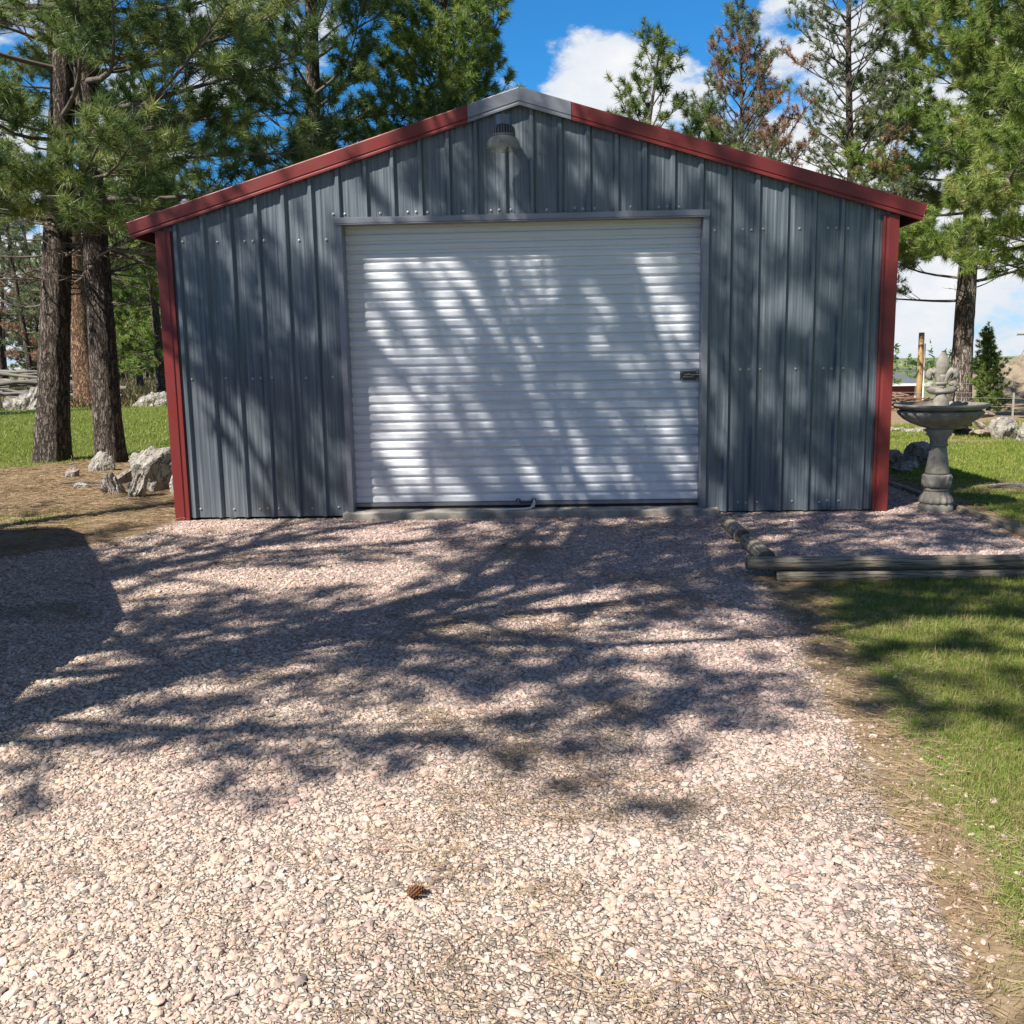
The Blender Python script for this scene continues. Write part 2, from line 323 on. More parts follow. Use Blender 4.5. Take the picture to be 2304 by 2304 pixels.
def m_stone():
    m = NM('river_gravel_stone'); oi = m.n('ShaderNodeObjectInfo'); sep = m.n('ShaderNodeSeparateXYZ'); m.l(oi.outputs['Location'], sep.inputs[0])
    r = oi.outputs['Random']
    tone = m.attr('tone', 'Fac', 'INSTANCER')
    warm = m.ramp(r, [(0, (0.260, 0.215, 0.182)), (.05, (0.478, 0.383, 0.311)), (.14, (0.623, 0.467, 0.345)), (.27, (0.706, 0.570, 0.432)), (.40, (0.581, 0.401, 0.311)), (.52, (0.748, 0.626, 0.501)), (.64, (0.623, 0.458, 0.285)), (.70, (0.540, 0.430, 0.354)), (.78, (0.789, 0.672, 0.561)), (.90, (0.603, 0.392, 0.293)), (.96, (0.415, 0.327, 0.276))], 'CONSTANT')
    pink = m.ramp(r, [(0, (0.229, 0.187, 0.172)), (.07, (0.394, 0.307, 0.285)), (.20, (0.508, 0.355, 0.311)), (.38, (0.623, 0.476, 0.405)), (.50, (0.519, 0.335, 0.293)), (.62, (0.664, 0.542, 0.457)), (.76, (0.457, 0.345, 0.319)), (.86, (0.581, 0.412, 0.328)), (.96, (0.333, 0.243, 0.225))], 'CONSTANT')
    v = m.coord((1, 1, 1)); n = m.noise(v, 1.6, 5, .7)
    c = m.mix(tone, warm, pink); c = m.mix(m.rng(n, .40, .78, .0, .35), c, (.34, .28, .23))
    m.set('Base Color', c); m.set('Roughness', .72); m.set('Specular IOR Level', .3); m.bump(n, .25, .3); return m.m
STONE = m_stone()

def m_grass(name, g0, g1, dry, dryf):
    m = NM(name); r = m.n('ShaderNodeObjectInfo').outputs['Random']; a = m.attr('tint')
    c = m.mix(a, g0, g1); isd = m.math('MULTIPLY', m.rng(m.math('ADD', r, m.math('MULTIPLY', a, .25)), 1.25-dryf-.12, 1.25-dryf+.12), .9)
    c = m.mix(isd, c, dry)
    m.set('Base Color', c); m.set('Roughness', .5); m.set('Specular IOR Level', .35)
    t = m.n('ShaderNodeBsdfTranslucent'); m.l(c, t.inputs[0]); mx = m.n('ShaderNodeMixShader'); mx.inputs[0].default_value = .35
    m.l(m.b.outputs[0], mx.inputs[1]); m.l(t.outputs[0], mx.inputs[2]); m.l(mx.outputs[0], m.out.inputs[0]); return m.m
GRASSF = m_grass('front_lawn_blade', (.15, .22, .036), (.30, .36, .075), (.47, .39, .19), .42)
GRASSB = m_grass('back_lawn_blade', (.17, .25, .036), (.29, .36, .065), (.46, .40, .16), .34)
LITTERM = NM('dry_pine_needle'); _r = LITTERM.n('ShaderNodeObjectInfo').outputs['Random']
LITTERM.set('Base Color', LITTERM.ramp(_r, [(0, (.17, .11, .06)), (.4, (.31, .215, .12)), (.8, (.44, .335, .20)), (1, (.28, .16, .09))])); LITTERM.set('Roughness', .7); LITTERM = LITTERM.m

def m_ground():
    m = NM('ground_cover'); v = m.coord((1, 1, 1))
    n1 = m.noise(v, 1.7, 6, .62); n2 = m.noise(v, 22, 6, .7); n3 = m.noise(v, 130, 4, .6)
    # gravel bed between the loose stones: its own packed pebbles
    vo = m.voro(v, 62, 'F1', 'Color'); sp = m.n('ShaderNodeSeparateColor'); m.l(vo, sp.inputs[0]); ve = m.voro(v, 62, 'DISTANCE_TO_EDGE')
    peb = m.ramp(sp.outputs[0], [(0, (.30, .26, .22)), (.2, (.42, .35, .30)), (.45, (.54, .45, .38)), (.7, (.46, .37, .33)), (.9, (.60, .55, .47))], 'CONSTANT')
    gr = m.mix(m.rng(ve, .0, .10), (.27, .20, .135), peb); gr = m.mix(m.rng(n2, .52, .72, 0, .6), gr, (.21, .165, .11))
    st = m.noise(m.coord((3, 40, 1), 'Object'), 1, 5, .7)
    nd = m.ramp(n2, [(.3, (.13, .088, .05)), (.5, (.27, .19, .11)), (.7, (.37, .275, .17))]); nd = m.mix(m.rng(n3, .5, .75, 0, .6), nd, (.42, .32, .20)); nd = m.mix(m.rng(n1, .45, .7, 0, .5), nd, (.25, .205, .14))
    gs = m.ramp(n2, [(.3, (.085, .13, .028)), (.5, (.15, .21, .042)), (.72, (.26, .29, .075))]); gs = m.mix(m.rng(n1, .5, .75, 0, .55), gs, (.26, .235, .10))
    far = m.ramp(m.noise(v, .05, 8, .7), [(.3, (.10, .15, .04)), (.5, (.16, .19, .07)), (.7, (.26, .23, .13))])
    brk = m.math('MULTIPLY', m.math('SUBTRACT', m.noise(v, 3.3, 7, .7), .5), .9)
    G = m.rng(m.math('ADD', m.attr('gravel'), brk), .42, .58); L = m.rng(m.math('ADD', m.attr('grass'), brk), .40, .62); Fa = m.attr('far')
    c = m.mix(L, nd, gs); c = m.mix(G, c, gr); c = m.mix(Fa, c, far)
    m.set('Base Color', c); m.set('Roughness', .95); m.set('Specular IOR Level', .2)
    h = m.math('ADD', m.math('MULTIPLY', m.math('MULTIPLY', m.rng(ve, 0, .2), G), .8), m.math('MULTIPLY', n2, .6)); m.bump(m.math('ADD', h, m.math('MULTIPLY', n3, .3)), .8, .015)
    return m.m
GROUND = m_ground()
FSTONE = NM('cast_stone'); _n = FSTONE.noise(FSTONE.coord((7, 7, 7)), 1, 7, .7); _f = FSTONE.noise(FSTONE.coord((60, 60, 60)), 1, 4)
FSTONE.set('Base Color', FSTONE.mix(FSTONE.rng(_f, .5, .8, 0, .4), FSTONE.ramp(_n, [(.3, (.16, .142, .112)), (.47, (.26, .235, .195)), (.6, (.34, .312, .26)), (.75, (.40, .37, .31))]), (.13, .12, .10))); FSTONE.set('Roughness', .85); FSTONE.bump(FSTONE.math('ADD', _n, FSTONE.math('MULTIPLY', _f, .3)), .35, .01); FSTONE = FSTONE.m
DIRT = NM('dirt_mound_soil'); _v = DIRT.coord((1, 1, 1)); _n = DIRT.noise(_v, 3, 8, .72); DIRT.set('Base Color', DIRT.ramp(_n, [(.3, (.17, .13, .085)), (.5, (.33, .26, .18)), (.7, (.42, .35, .26))])); DIRT.set('Roughness', .95); DIRT.bump(_n, 1, .2); DIRT = DIRT.m
HILL = NM('hill_grass'); _n = HILL.noise(HILL.coord((1, 1, 1)), .03, 8, .7); HILL.set('Base Color', HILL.ramp(_n, [(.35, (.06, .085, .045)), (.55, (.13, .15, .075)), (.7, (.25, .22, .13))])); HILL.set('Roughness', .95); HILL = HILL.m

# ------------------------------------------------------------------ ground shape and zones
def xr_gravel(y): return np.interp(y, [-14, -6, -5.2, -4.5, -3.9, -3.3, -2.66, -2.05, -1.97, -1.94], [1.0, 1.24, 1.34, 1.38, 1.43, 1.50, 1.53, 1.48, 1.5, 3.60])
def xl_gravel(y): return np.interp(y, [-14, -4, -2.2, -1.5, -.9, -.02, .03, .04], [-11, -10, -6, -3.85, -3.15, -3.02, -3.02, 3.0])
def xg_front(y): return np.interp(y, [-14, -6, -5.2, -4.5, -3.5, -2.7, -2.2], [1.12, 1.30, 1.38, 1.46, 1.56, 1.66, 1.80])
def zones(x, y):
    x = np.asarray(x, float); y = np.asarray(y, float)
    d = np.minimum(x-xl_gravel(y), xr_gravel(y)-x)
    strip = np.minimum(np.minimum(x-3.0, 3.60-x), np.minimum(y+1.94, 2.2-y))
    g = np.maximum(np.where(y < .04, d, -9), strip)
    gravel = sstep(-.18, .18, g)
    fr = sstep(-.15, .45, x-xg_front(y))*sstep(2.0, 2.22, -y)
    rb = sstep(-.05, .3, x-3.78)*sstep(-2.2, -1.8, y)
    patch = np.exp(-(((x-4.9)/.9)**2+((y-1.25)/.35)**2))+np.exp(-(((x-4.6)/.7)**2+((y-4.2)/.35)**2))+np.exp(-(((x-6.4)/1.2)**2+((y-6.2)/.4)**2))
    rb = rb*(1-np.clip(patch, 0, 1)*.95)*sstep(9.6, 8.2, y-.2*(x-6))
    edge = np.interp(x, [-30, -8, -6.9, -6.2, -5.5, -4, -3], [3.2, 3.6, 4.0, 5.1, 5.5, 5.6, 5.4])
    lb = sstep(-.25, .35, y-edge)*sstep(-3.0, -3.3, x)*sstep(22.5, 20.5, y)
    th = .55*np.exp(-(((x+4.4)/1.0)**2+((y-.0)/.75)**2))*sstep(-3.1, -3.5, x)
    grass = np.clip(np.maximum(np.maximum(fr, rb), np.maximum(lb, th)), 0, 1)
    return gravel, grass
def gz(x, y):
    x = np.asarray(x, float); y = np.asarray(y, float)
    drive = -.010-.047*np.clip(-y-.9, 0, None); drive = np.maximum(drive, -.27)
    lawn = -.135-.028*np.clip(-y-2, 0, 5)
    t = sstep(-.32, .30, x-xr_gravel(np.minimum(y, -2.06)))*sstep(1.93, 1.99, -y)
    z = np.where(y < 0, drive*(1-t)+lawn*t, 0.0)
    inb = (y > -1.95) & (y < .2) & (x > 1.62)
    z = np.where(inb, np.clip(-.02*(-y), -.03, 0), z)
    r = np.hypot(x, y+8)
    drop = np.where(x > 3, sstep(24, 90, r)*-3.2+sstep(90, 600, r)*-9, sstep(60, 300, r)*-4)
    z = z+drop+.05*(fbm(np.stack([x*.35, y*.35, x*0], -1), 3, 5)-.5)*sstep(.0, 2, np.maximum(np.abs(x)-3.4, -y-1.5))
    z = z+.018*(fbm(np.stack([x*1.8, y*1.8, x*0], -1), 3, 9)-.5)*(y < -.4)
    return z
def axis(lo, hi, st, far, g=1.22):
    a = list(np.arange(lo, hi+1e-6, st)); s = st
    while a[-1] < far: s *= g; a.append(a[-1]+s)
    s = st
    while a[0] > -far: s *= g; a.insert(0, a[0]-s)
    return np.array(a)
ax, ay = axis(-8.2, 8.2, .075, 1600), axis(-8.4, 9.2, .075, 1600)
GX, GY = np.meshgrid(ax, ay); gx, gy = GX.ravel(), GY.ravel()
gv, gg = zones(gx, gy); zz = gz(gx, gy)
nx, ny = len(ax), len(ay); I, J = np.meshgrid(np.arange(nx-1), np.arange(ny-1)); b = (J*nx+I).ravel()
Fq = np.stack([b, b+1, b+nx+1, b+nx], -1)
farw = sstep(20, 45, np.hypot(gx, gy+8))*(gx > 3)+sstep(45, 80, np.hypot(gx, gy+8))*(gx <= 3)*.0
g = obj('ground', mesh('ground', np.stack([gx, gy, zz], -1), [(Fq, 0)], GROUND, {'gravel': gv, 'grass': gg, 'far': farw}, smooth=True))
tag(g, 'gravel drive, needle covered soil and lawns around the metal garage', kind='structure')

# ------------------------------------------------------------------ scattering (uncountable ground cover)
def ico(sub):
    import bmesh
    bm = bmesh.new(); bmesh.ops.create_icosphere(bm, subdivisions=sub, radius=1); bm.verts.ensure_lookup_table()
    V = np.array([v.co[:] for v in bm.verts]); F = np.array([[v.index for v in f.verts] for f in bm.faces]); bm.free(); return V, F
def faceted(sub, seed, cuts=9, lo=.62, hi=.95, rough=.05, dims=(1, 1, 1)):
    V, F = ico(sub); r = np.random.default_rng(seed)
    N = r.normal(size=(cuts, 3)); N /= np.linalg.norm(N, axis=1, keepdims=True); D = r.uniform(lo, hi, cuts)
    for n_, d_ in zip(N, D):
        s = V @ n_; V = V-np.clip(s-d_, 0, None)[:, None]*n_
    V = V*(1+rough*(fbm(V*2.2+seed, 4, seed)-.5)[:, None]*2)
    return V*np.array(dims), F
def variants(name, meshes):
    c = bpy.data.collections.new(name)
    for i, me in enumerate(meshes):
        c.objects.link(bpy.data.objects.new(name+'_shape', me))
    return c
def scatter(name, P, rot, scl, idx, coll, mat, label, extra=None):
    me = bpy.data.meshes.new(name); n = len(P); me.vertices.add(n); me.vertices.foreach_set('co', np.asarray(P, np.float32).ravel())
    for k, v, t in (('rot', rot, 'FLOAT_VECTOR'), ('scl', scl, 'FLOAT_VECTOR')):
        a = me.attributes.new(k, t, 'POINT'); a.data.foreach_set('vector', np.asarray(v, np.float32).ravel())
    a = me.attributes.new('idx', 'INT', 'POINT'); a.data.foreach_set('value', np.asarray(idx, np.int32))
    for k, v in (extra or {}).items():
        a = me.attributes.new(k, 'FLOAT', 'POINT'); a.data.foreach_set('value', np.asarray(v, np.float32))
    me.materials.append(mat)
    o = obj(name, me)
    t = bpy.data.node_groups.new(name, 'GeometryNodeTree')
    t.interface.new_socket('Geometry', in_out='INPUT', socket_type='NodeSocketGeometry'); t.interface.new_socket('Geometry', in_out='OUTPUT', socket_type='NodeSocketGeometry')
    N = t.nodes.new; gi = N('NodeGroupInput'); go = N('NodeGroupOutput'); ip = N('GeometryNodeInstanceOnPoints'); ci = N('GeometryNodeCollectionInfo')
    ci.inputs['Collection'].default_value = coll; ci.inputs['Separate Children'].default_value = True; ci.inputs['Reset Children'].default_value = True
    def na(nm, ty):
        x = N('GeometryNodeInputNamedAttribute'); x.data_type = ty; x.inputs['Name'].default_value = nm; return [s for s in x.outputs if s.enabled and s.name == 'Attribute'][0]
    er = N('FunctionNodeEulerToRotation'); L = t.links.new
    L(na('rot', 'FLOAT_VECTOR'), er.inputs[0]); L(er.outputs[0], ip.inputs['Rotation']); L(na('scl', 'FLOAT_VECTOR'), ip.inputs['Scale']); L(na('idx', 'INT'), ip.inputs['Instance Index'])
    L(gi.outputs[0], ip.inputs['Points']); L(ci.outputs[0], ip.inputs['Instance']); ip.inputs['Pick Instance'].default_value = True
    L(ip.outputs[0], go.inputs[0])
    o.modifiers.new('scatter', 'NODES').node_group = t
    return tag(o, label, kind='stuff')

# loose stones
vs = []
for k in range(9):
    V, F = faceted(2, 100+k, 8, .55, .95, .08, (1, random.uniform(.65, .95), random.uniform(.45, .7))); vs.append(mesh('pebble', V, [(F, 0)], STONE))
STONES = variants('pebble', vs)
def samp(n, x0, x1, y0, y1): return rng.uniform(x0, x1, n), rng.uniform(y0, y1, n)
def litter_patch(x, y): return sstep(.56, .70, fbm(np.stack([x*1.1, y*1.8, x*0], -1), 4, 31))
px, py = samp(900000, -6.2, 4.0, -6.9, 2.0)
gvw, _ = zones(px, py); dist = np.hypot(px-CAM.x, py-CAM.y)
inview = np.abs(px-CAM.x-.0*py) < (.62*(py-CAM.y)+1.3)
edge_noise = fbm(np.stack([px*4, py*4, px*0], -1), 3, 77)-.5
prob = np.clip(gvw+edge_noise*.55, 0, 1); prob = np.where(prob < .12, .0, prob**1.6)
# a few strays rolled onto the lawn edge
stray = np.exp(-np.clip(px-xr_gravel(np.minimum(py, -2.06)), 0, None)/.22)*(py < -2.1)*.20
prob = np.maximum(prob, stray)*(1-.55*litter_patch(px, py)*(py < -.6))*np.where(dist < 4.2, 1, np.where(dist < 6, .92, .72))
keep = (rng.random(len(px)) < prob) & inview & ~((np.abs(px) < 3.06) & (py > -.06)); keep &= ~((px > 1.45) & (py < -1.86) & (py > -2.08))
keep &= ~((np.abs(px) < 1.62) & (py > -.14))
px, py, dist = px[keep], py[keep], dist[keep]; n = len(px)
size = np.exp(rng.normal(math.log(.0053), .48, n))*np.where(rng.random(n) < .05, 1.7, 1.0)*np.where(dist < 4.2, 1, np.where(dist < 6, 1.02, 1.10)); size = np.clip(size, .0035, .021)
pz = gz(px, py)+size*rng.uniform(-.25, .22, n)
tone = np.clip(sstep(-3.2, 1.2, px)*.55+sstep(-5.5, -1.2, py)*.6+.12+(fbm(np.stack([px, py, px*0], -1), 3, 3)-.5)*.8, 0, 1)
rt = np.stack([rng.normal(0, .24, n), rng.normal(0, .24, n), rng.uniform(0, 6.28, n)], -1)
scatter('gravel', np.stack([px, py, pz], -1), rt, np.stack([size*rng.uniform(.9, 1.35, n), size, size*rng.uniform(.8, 1.15, n)], -1), rng.integers(0, 9, n), STONES, STONE,
        'loose pinkish beige gravel covering the drive in front of the garage', {'tone': tone})

# fallen pine needles
def litter_mesh(seed, nn, spread, L):
    r = np.random.default_rng(seed); V = []; F = []
    for k in range(nn):
        a = r.uniform(0, 6.28); p = np.array([*r.normal(0, spread, 2), r.uniform(.001, .012)]); l = L*r.uniform(.6, 1.2); d = np.array([math.cos(a), math.sin(a), r.uniform(-.06, .10)])*l/2
        w = np.array([-math.sin(a), math.cos(a), .6])*.0010; bend = np.array([-math.sin(a), math.cos(a), .1])*l*r.uniform(-.15, .15); i = len(V)
        V += [p-d-w, p-d+w, p+bend-w, p+bend+w, p+d]; F += [(i, i+2, i+3, i+1)]; V += [p+d*1.001]; F += [(i+2, i+4, i+5, i+3)]
    return mesh('needle_litter', V, [(F, 0)], LITTERM)
LIT = variants('needle_litter', [litter_mesh(k, 16, .06, .095) for k in range(6)])
qx, qy = samp(120000, -8.5, 5.2, -6.9, 6.5)
g1, s1 = zones(qx, qy); lp = litter_patch(qx, qy)
band = np.exp(-((qx-(xr_gravel(np.minimum(qy, -2.06))+.15))/.22)**2)*(qy < -2.0)
front_lawn = sstep(0, .3, qx-xg_front(qy))*(qy < -2.0)
pr = np.where(g1 > .5, .012+.26*lp*(qy < -.5), .30*(1-s1))+.22*band+front_lawn*.16; pr = np.where((qx < -3.1) & (qy > -1.2), .55*(1-.75*s1), pr)
kp = (rng.random(len(qx)) < pr) & (np.abs(qx-CAM.x) < .62*(qy-CAM.y)+1.2) & ~((np.abs(qx) < 3.1) & (qy > -.05)) & ~((qx > 1.4) & (qy > -2.06) & (qx < 3.7))
qx, qy = qx[kp], qy[kp]; n = len(qx); s = rng.uniform(.45, 1.0, n)*np.where(qy > -.5, 1.4, 1)
scatter('needle_litter', np.stack([qx, qy, gz(qx, qy)+.004+np.where(zones(qx, qy)[0] > .5, .007, 0)], -1), np.stack([rng.normal(0, .06, n), rng.normal(0, .06, n), rng.uniform(0, 6.28, n)], -1), np.stack([s, s, s], -1), rng.integers(0, 6, n), LIT, LITTERM,
        'dry brown pine needles fallen on the gravel and soil')

# grass
def tuft_mesh(seed, nb, h, spread, w, mat, lean=.45):
    r = np.random.default_rng(seed); V = []; F4 = []; F3 = []; T = []
    for k in range(nb):
        a = r.uniform(0, 6.28); p = np.array([*r.normal(0, spread, 2), -.01]); hh = h*r.uniform(.45, 1.15); ln = abs(r.normal(0, lean)); d = np.array([math.cos(a), math.sin(a), 0])
        b_ = r.uniform(0, 6.28); wv = np.array([math.cos(b_), math.sin(b_), 0])*w; i = len(V)
        m1 = p+np.array([0, 0, hh*.55])+d*ln*hh*.35; tp = p+np.array([0, 0, hh*(1-.3*min(ln, 1.2))])+d*ln*hh
        V += [p-wv/2, p+wv/2, m1+wv*.42, m1-wv*.42, tp]; F4.append((i, i+1, i+2, i+3)); F3.append((i+3, i+2, i+4)); T += [r.random()]*5
    return mesh('grass_tuft', V, [(F4, 0), (F3, 0)], mat, {'tint': T})
GT = variants('grass_tuft', [tuft_mesh(k, 15, .066, .034, .0042, GRASSF, .75) for k in range(6)])
gx_, gy_ = samp(95000, 1.1, 5.2, -7.4, -2.02); _, gw = zones(gx_, gy_)
clump = sstep(.44, .60, fbm(np.stack([gx_*2.6, gy_*2.6, gx_*0], -1), 4, 12)); dx = gx_-xg_front(gy_)
pr = gw*(.34+.9*clump)*np.clip(.45+dx*1.1, .30, 1)+gw*.7*np.clip(dx-.30, 0, 1)
kp = (rng.random(len(gx_)) < pr*.95) & (np.abs(gx_-CAM.x) < .62*(gy_-CAM.y)+1.2); gx_, gy_, dx = gx_[kp], gy_[kp], dx[kp]; n = len(gx_); s = rng.uniform(.45, 1.1, n)*np.clip(.5+dx*.45, .45, 1)
scatter('front_lawn_grass', np.stack([gx_, gy_, gz(gx_, gy_)], -1), np.stack([rng.normal(0, .15, n), rng.normal(0, .15, n), rng.uniform(0, 6.28, n)], -1), np.stack([s, s, s*rng.uniform(.8, 1.3, n)], -1), rng.integers(0, 6, n), GT, GRASSF,
        'patchy lawn grass beside the drive in front of the timber edging')
GB = variants('lawn_tuft', [tuft_mesh(50+k, 22, .060, .07, .007, GRASSB, .5) for k in range(5)])
ax_, ay_ = samp(110000, -26, -3.2, -1.5, 22.5); bx_, by_ = samp(50000, 3.6, 12, -2.2, 11)
lx, ly = np.r_[ax_, bx_], np.r_[ay_, by_]; _, gw = zones(lx, ly); dd = np.hypot(lx-CAM.x, ly-CAM.y)
kp = (rng.random(len(lx)) < gw**1.5*np.clip(22/dd, .5, 1)) & (np.abs(lx-CAM.x) < .64*(ly-CAM.y)+1.0) & ~((np.abs(lx) < 3.15) & (ly > 0)) & (gw > .12); lx, ly, dd = lx[kp], ly[kp], dd[kp]; n = len(lx); s = rng.uniform(.6, 1.15, n)*np.clip(dd/14, .8, 1.5)
scatter('back_lawn_grass', np.stack([lx, ly, gz(lx, ly)], -1), np.stack([rng.normal(0, .12, n), rng.normal(0, .12, n), rng.uniform(0, 6.28, n)], -1), np.stack([s, s, s*.9], -1), rng.integers(0, 5, n), GB, GRASSB,
        'bright green mown lawn grass on both sides behind the garage')

# ------------------------------------------------------------------ garage
HW, DEP, SL = 3.05, 7.3, 0.2991                 # half width, depth, roof slope
XC = -0.010; ZR = 3.372                         # ridge (lower edge of the fascia) on the front
roofz = lambda x: ZR-SL*abs(x-XC)
GA = empty('metal_garage', (0, 0, 0), 'blue grey metal garage with red trim and white roller door', 'garage')
# ribbed cladding profile along x
def rib_profile(x0, x1, first, pitch=.2286, h=.030):
    pts = [(x0, 0)]; x = first
    while x < x1-.03:
        if x > x0+.03: pts += [(x-.030, 0), (x-.013, h), (x+.013, h), (x+.030, 0)]
        for q in (.076, .152):
            if x0+.02 < x+q < x1-.02: pts += [(x+q-.011, 0), (x+q-.005, h*.08), (x+q+.005, h*.08), (x+q+.011, 0)]
        x += pitch
    pts.append((x1, 0)); return pts
DX0, DX1, DZ1 = -1.535, 1.52, 2.455
wm = MB()
prof = rib_profile(-HW+.02, HW-.02, -2.885)
def insert(pr, x):
    out = []
    for (a, b), (c, d) in zip(pr, pr[1:]):
        out.append((a, b))
        if a < x < c: t = (x-a)/(c-a); out.append((x, b+t*(d-b)))
    return out+[pr[-1]]
prof = insert(insert(insert(prof, DX0), DX1), XC)
for (a, ha), (c, hc) in zip(prof, prof[1:]):
    mid = (a+c)/2; zb = DZ1 if DX0 < mid < DX1 else .012
    wm.add([(a, -ha, zb), (c, -hc, zb), (c, -hc, roofz(c)-.004), (a, -ha, roofz(a)-.004)], [(0, 1, 2, 3)])
# screw heads with washers
def screw(x, z):
    wm.lathe([(.0115, 0), (.0115, .003), (.0075, .0034), (.0065, .0085), (.003, .010)], 8, (0, 0, 0), 1)
    V = wm.V[-1]; wm.V[-1] = np.stack([V[:, 0]+x, -.001-V[:, 2], V[:, 1]+z], -1)
x = -2.885; k = 0
while x < HW-.1:
    for zrow in (.085, 1.205, None):
        for off in ((.115,) if k % 3 else (-.045, .05)):
            xx = x+off
            if abs(xx) > HW-.14: continue
            zr_ = zrow
            if zr_ is None: zr_ = 2.335 if not (DX0-.05 < xx < DX1+.05) else 2.535
            elif DX0-.06 < xx < DX1+.06: continue
            screw(xx, zr_+random.uniform(-.006, .006))
    x += .2286; k += 1
obj('front_wall', wm.me('front_wall', [PANEL, STEEL]), GA)
def side_wall(sx):
    m = MB(); pr = rib_profile(.02, DEP-.02, .14)
    for (a, ha), (c, hc) in zip(pr, pr[1:]):
        m.add([(sx*(HW+ha-.012), a, .012), (sx*(HW+hc-.012), c, .012), (sx*(HW+hc-.012), c, 2.40), (sx*(HW+ha-.012), a, 2.40)], [(0, 1, 2, 3) if sx > 0 else (3, 2, 1, 0)])
    return obj('side_wall', m.me('side_wall', PANEL), GA)
side_wall(1); side_wall(-1)
m = MB(); pr = rib_profile(-HW+.02, HW-.02, -2.885)
for (a, ha), (c, hc) in zip(pr, pr[1:]): m.add([(a, DEP+ha, .012), (c, DEP+hc, .012), (c, DEP+hc, roofz(c)), (a, DEP+ha, roofz(a))], [(3, 2, 1, 0)])
obj('back_wall', m.me('back_wall', PANEL), GA)
# red corner trims: front flange with a groove and a thin inner lip, and a return on the side
def corner(sx, y0, y1d):
    m = MB(); o = HW+.004
    pts = [(o, y0), (o-.082, y0), (o-.090, y0+.010), (o-.102, y0+.010), (o-.108, y0+.002), (o-.128, y0+.002), (o-.128, y0+.030), (o-.02, y0+.030), (o-.02, y0+.12), (o, y0+.12)]
    if y1d: pts = [(p[0], DEP-(p[1]-y0)+.026) for p in pts]
    pts = [(sx*p[0], p[1]) for p in pts]
    z1 = 2.43
    m.prism(pts if sx*(1 if not y1d else -1) < 0 else pts[::-1], 'z', -.02 if sx < 0 else .003, z1)
    ob = obj('corner_trim', m.me('corner_trim', RED), GA); bevel(ob, .003, 2); return ob
corner(-1, -.032, False); corner(1, -.032, False); corner(-1, -.032, True); corner(1, -.032, True)
m = MB(); m.box((2.955, -.018, -.02), (3.035, .05, .02)); obj('post_foot', m.me('post_foot', TIMBER), GA)
# roof sheets with ribs
def roof(sx):
    m = MB(); e = 3.235; y0, y1 = -.045, DEP+.06
    P = rib_profile(y0, y1, y0+.13, .2286, .018); T = .105
    nrm = np.array([sx*SL, 0, 1])/math.hypot(1, SL)
    def pt(xx, y, h): return np.array([XC+sx*xx, y, ZR+.088-SL*xx])+nrm*h
    for (a, ha), (c, hc) in zip(P, P[1:]):
        V = [pt(0, a, ha), pt(e, a, ha), pt(e, c, hc), pt(0, c, hc)]; m.add(V, [(0, 1, 2, 3) if sx > 0 else (3, 2, 1, 0)])
    m.add([pt(.0, y0, -.03), pt(e, y0, -.03), pt(e, y1, -.03), pt(0, y1, -.03)], [(3, 2, 1, 0) if sx > 0 else (0, 1, 2, 3)])
    m.add([pt(e, y0, 0), pt(e, y1, 0), pt(e, y1, -.03), pt(e, y0, -.03)], [(0, 1, 2, 3)])
    return m
for sx in (1, -1): ro = obj('roof_sheet', roof(sx).me('roof_sheet', PANEL), GA)
# rake fascia: face, shadow groove, lower lip
def rake(sx, xa, xb, mat, name, yo, square=True):
    sec = [(0, 0), (0, .096), (.006, .103), (.05, .103), (.05, -.012), (.012, -.012), (.012, -.034), (-.004, -.034), (-.004, -.014), (.006, -.010), (.006, 0)]
    c = 1/math.hypot(1, SL); V = []
    for xx in (xa, xb):
        for (py, pv) in sec:
            sh = pv*SL*c if (square and xx == xb and xx > 1) else 0        # square cut at the eave end
            X = xx+sh*0.9; V.append((XC+sx*X, -.060-yo+py, ZR-SL*X+pv/c if not (square and xx == xb and xx > 1) else ZR-SL*(xx)+pv*c-SL*0))
    n = len(sec); F = [(i, (i+1) % n, n+(i+1) % n, n+i) for i in range(n)]+[tuple(range(n)), tuple(range(n, 2*n))[::-1]]
    if sx > 0: F = [f[::-1] for f in F]
    m = MB(); m.add(V, F); o = obj(name, m.me(name, mat), GA); bevel(o, .0025, 1, 40); return o
for sx in (1, -1):
    rake(sx, .395, 3.243, RED, 'rake_trim', 0)
    rake(sx, 0, .415, GREYT, 'ridge_fascia', .004)
# eave fascia on the sides, ridge cap
for sx in (1, -1):
    m = MB(); xe = XC+sx*3.237; ze = ZR-SL*3.237
    a, b = sorted((xe, xe-sx*.02)); m.box((a, -.008, ze-.03), (b, DEP+.06, ze+.085)); obj('eave_trim', m.me('eave_trim', RED), GA)
m = MB()
for sx in (1, -1):
    P = [(XC, ZR+.112), (XC+sx*.172, ZR+.112-SL*.172), (XC+sx*.176, ZR+.100-SL*.172), (XC, ZR+.098)]
    m.prism(P if sx < 0 else P[::-1], 'y', -.050, DEP+.07)
obj('ridge_cap', m.me('ridge_cap', GREYT), GA)
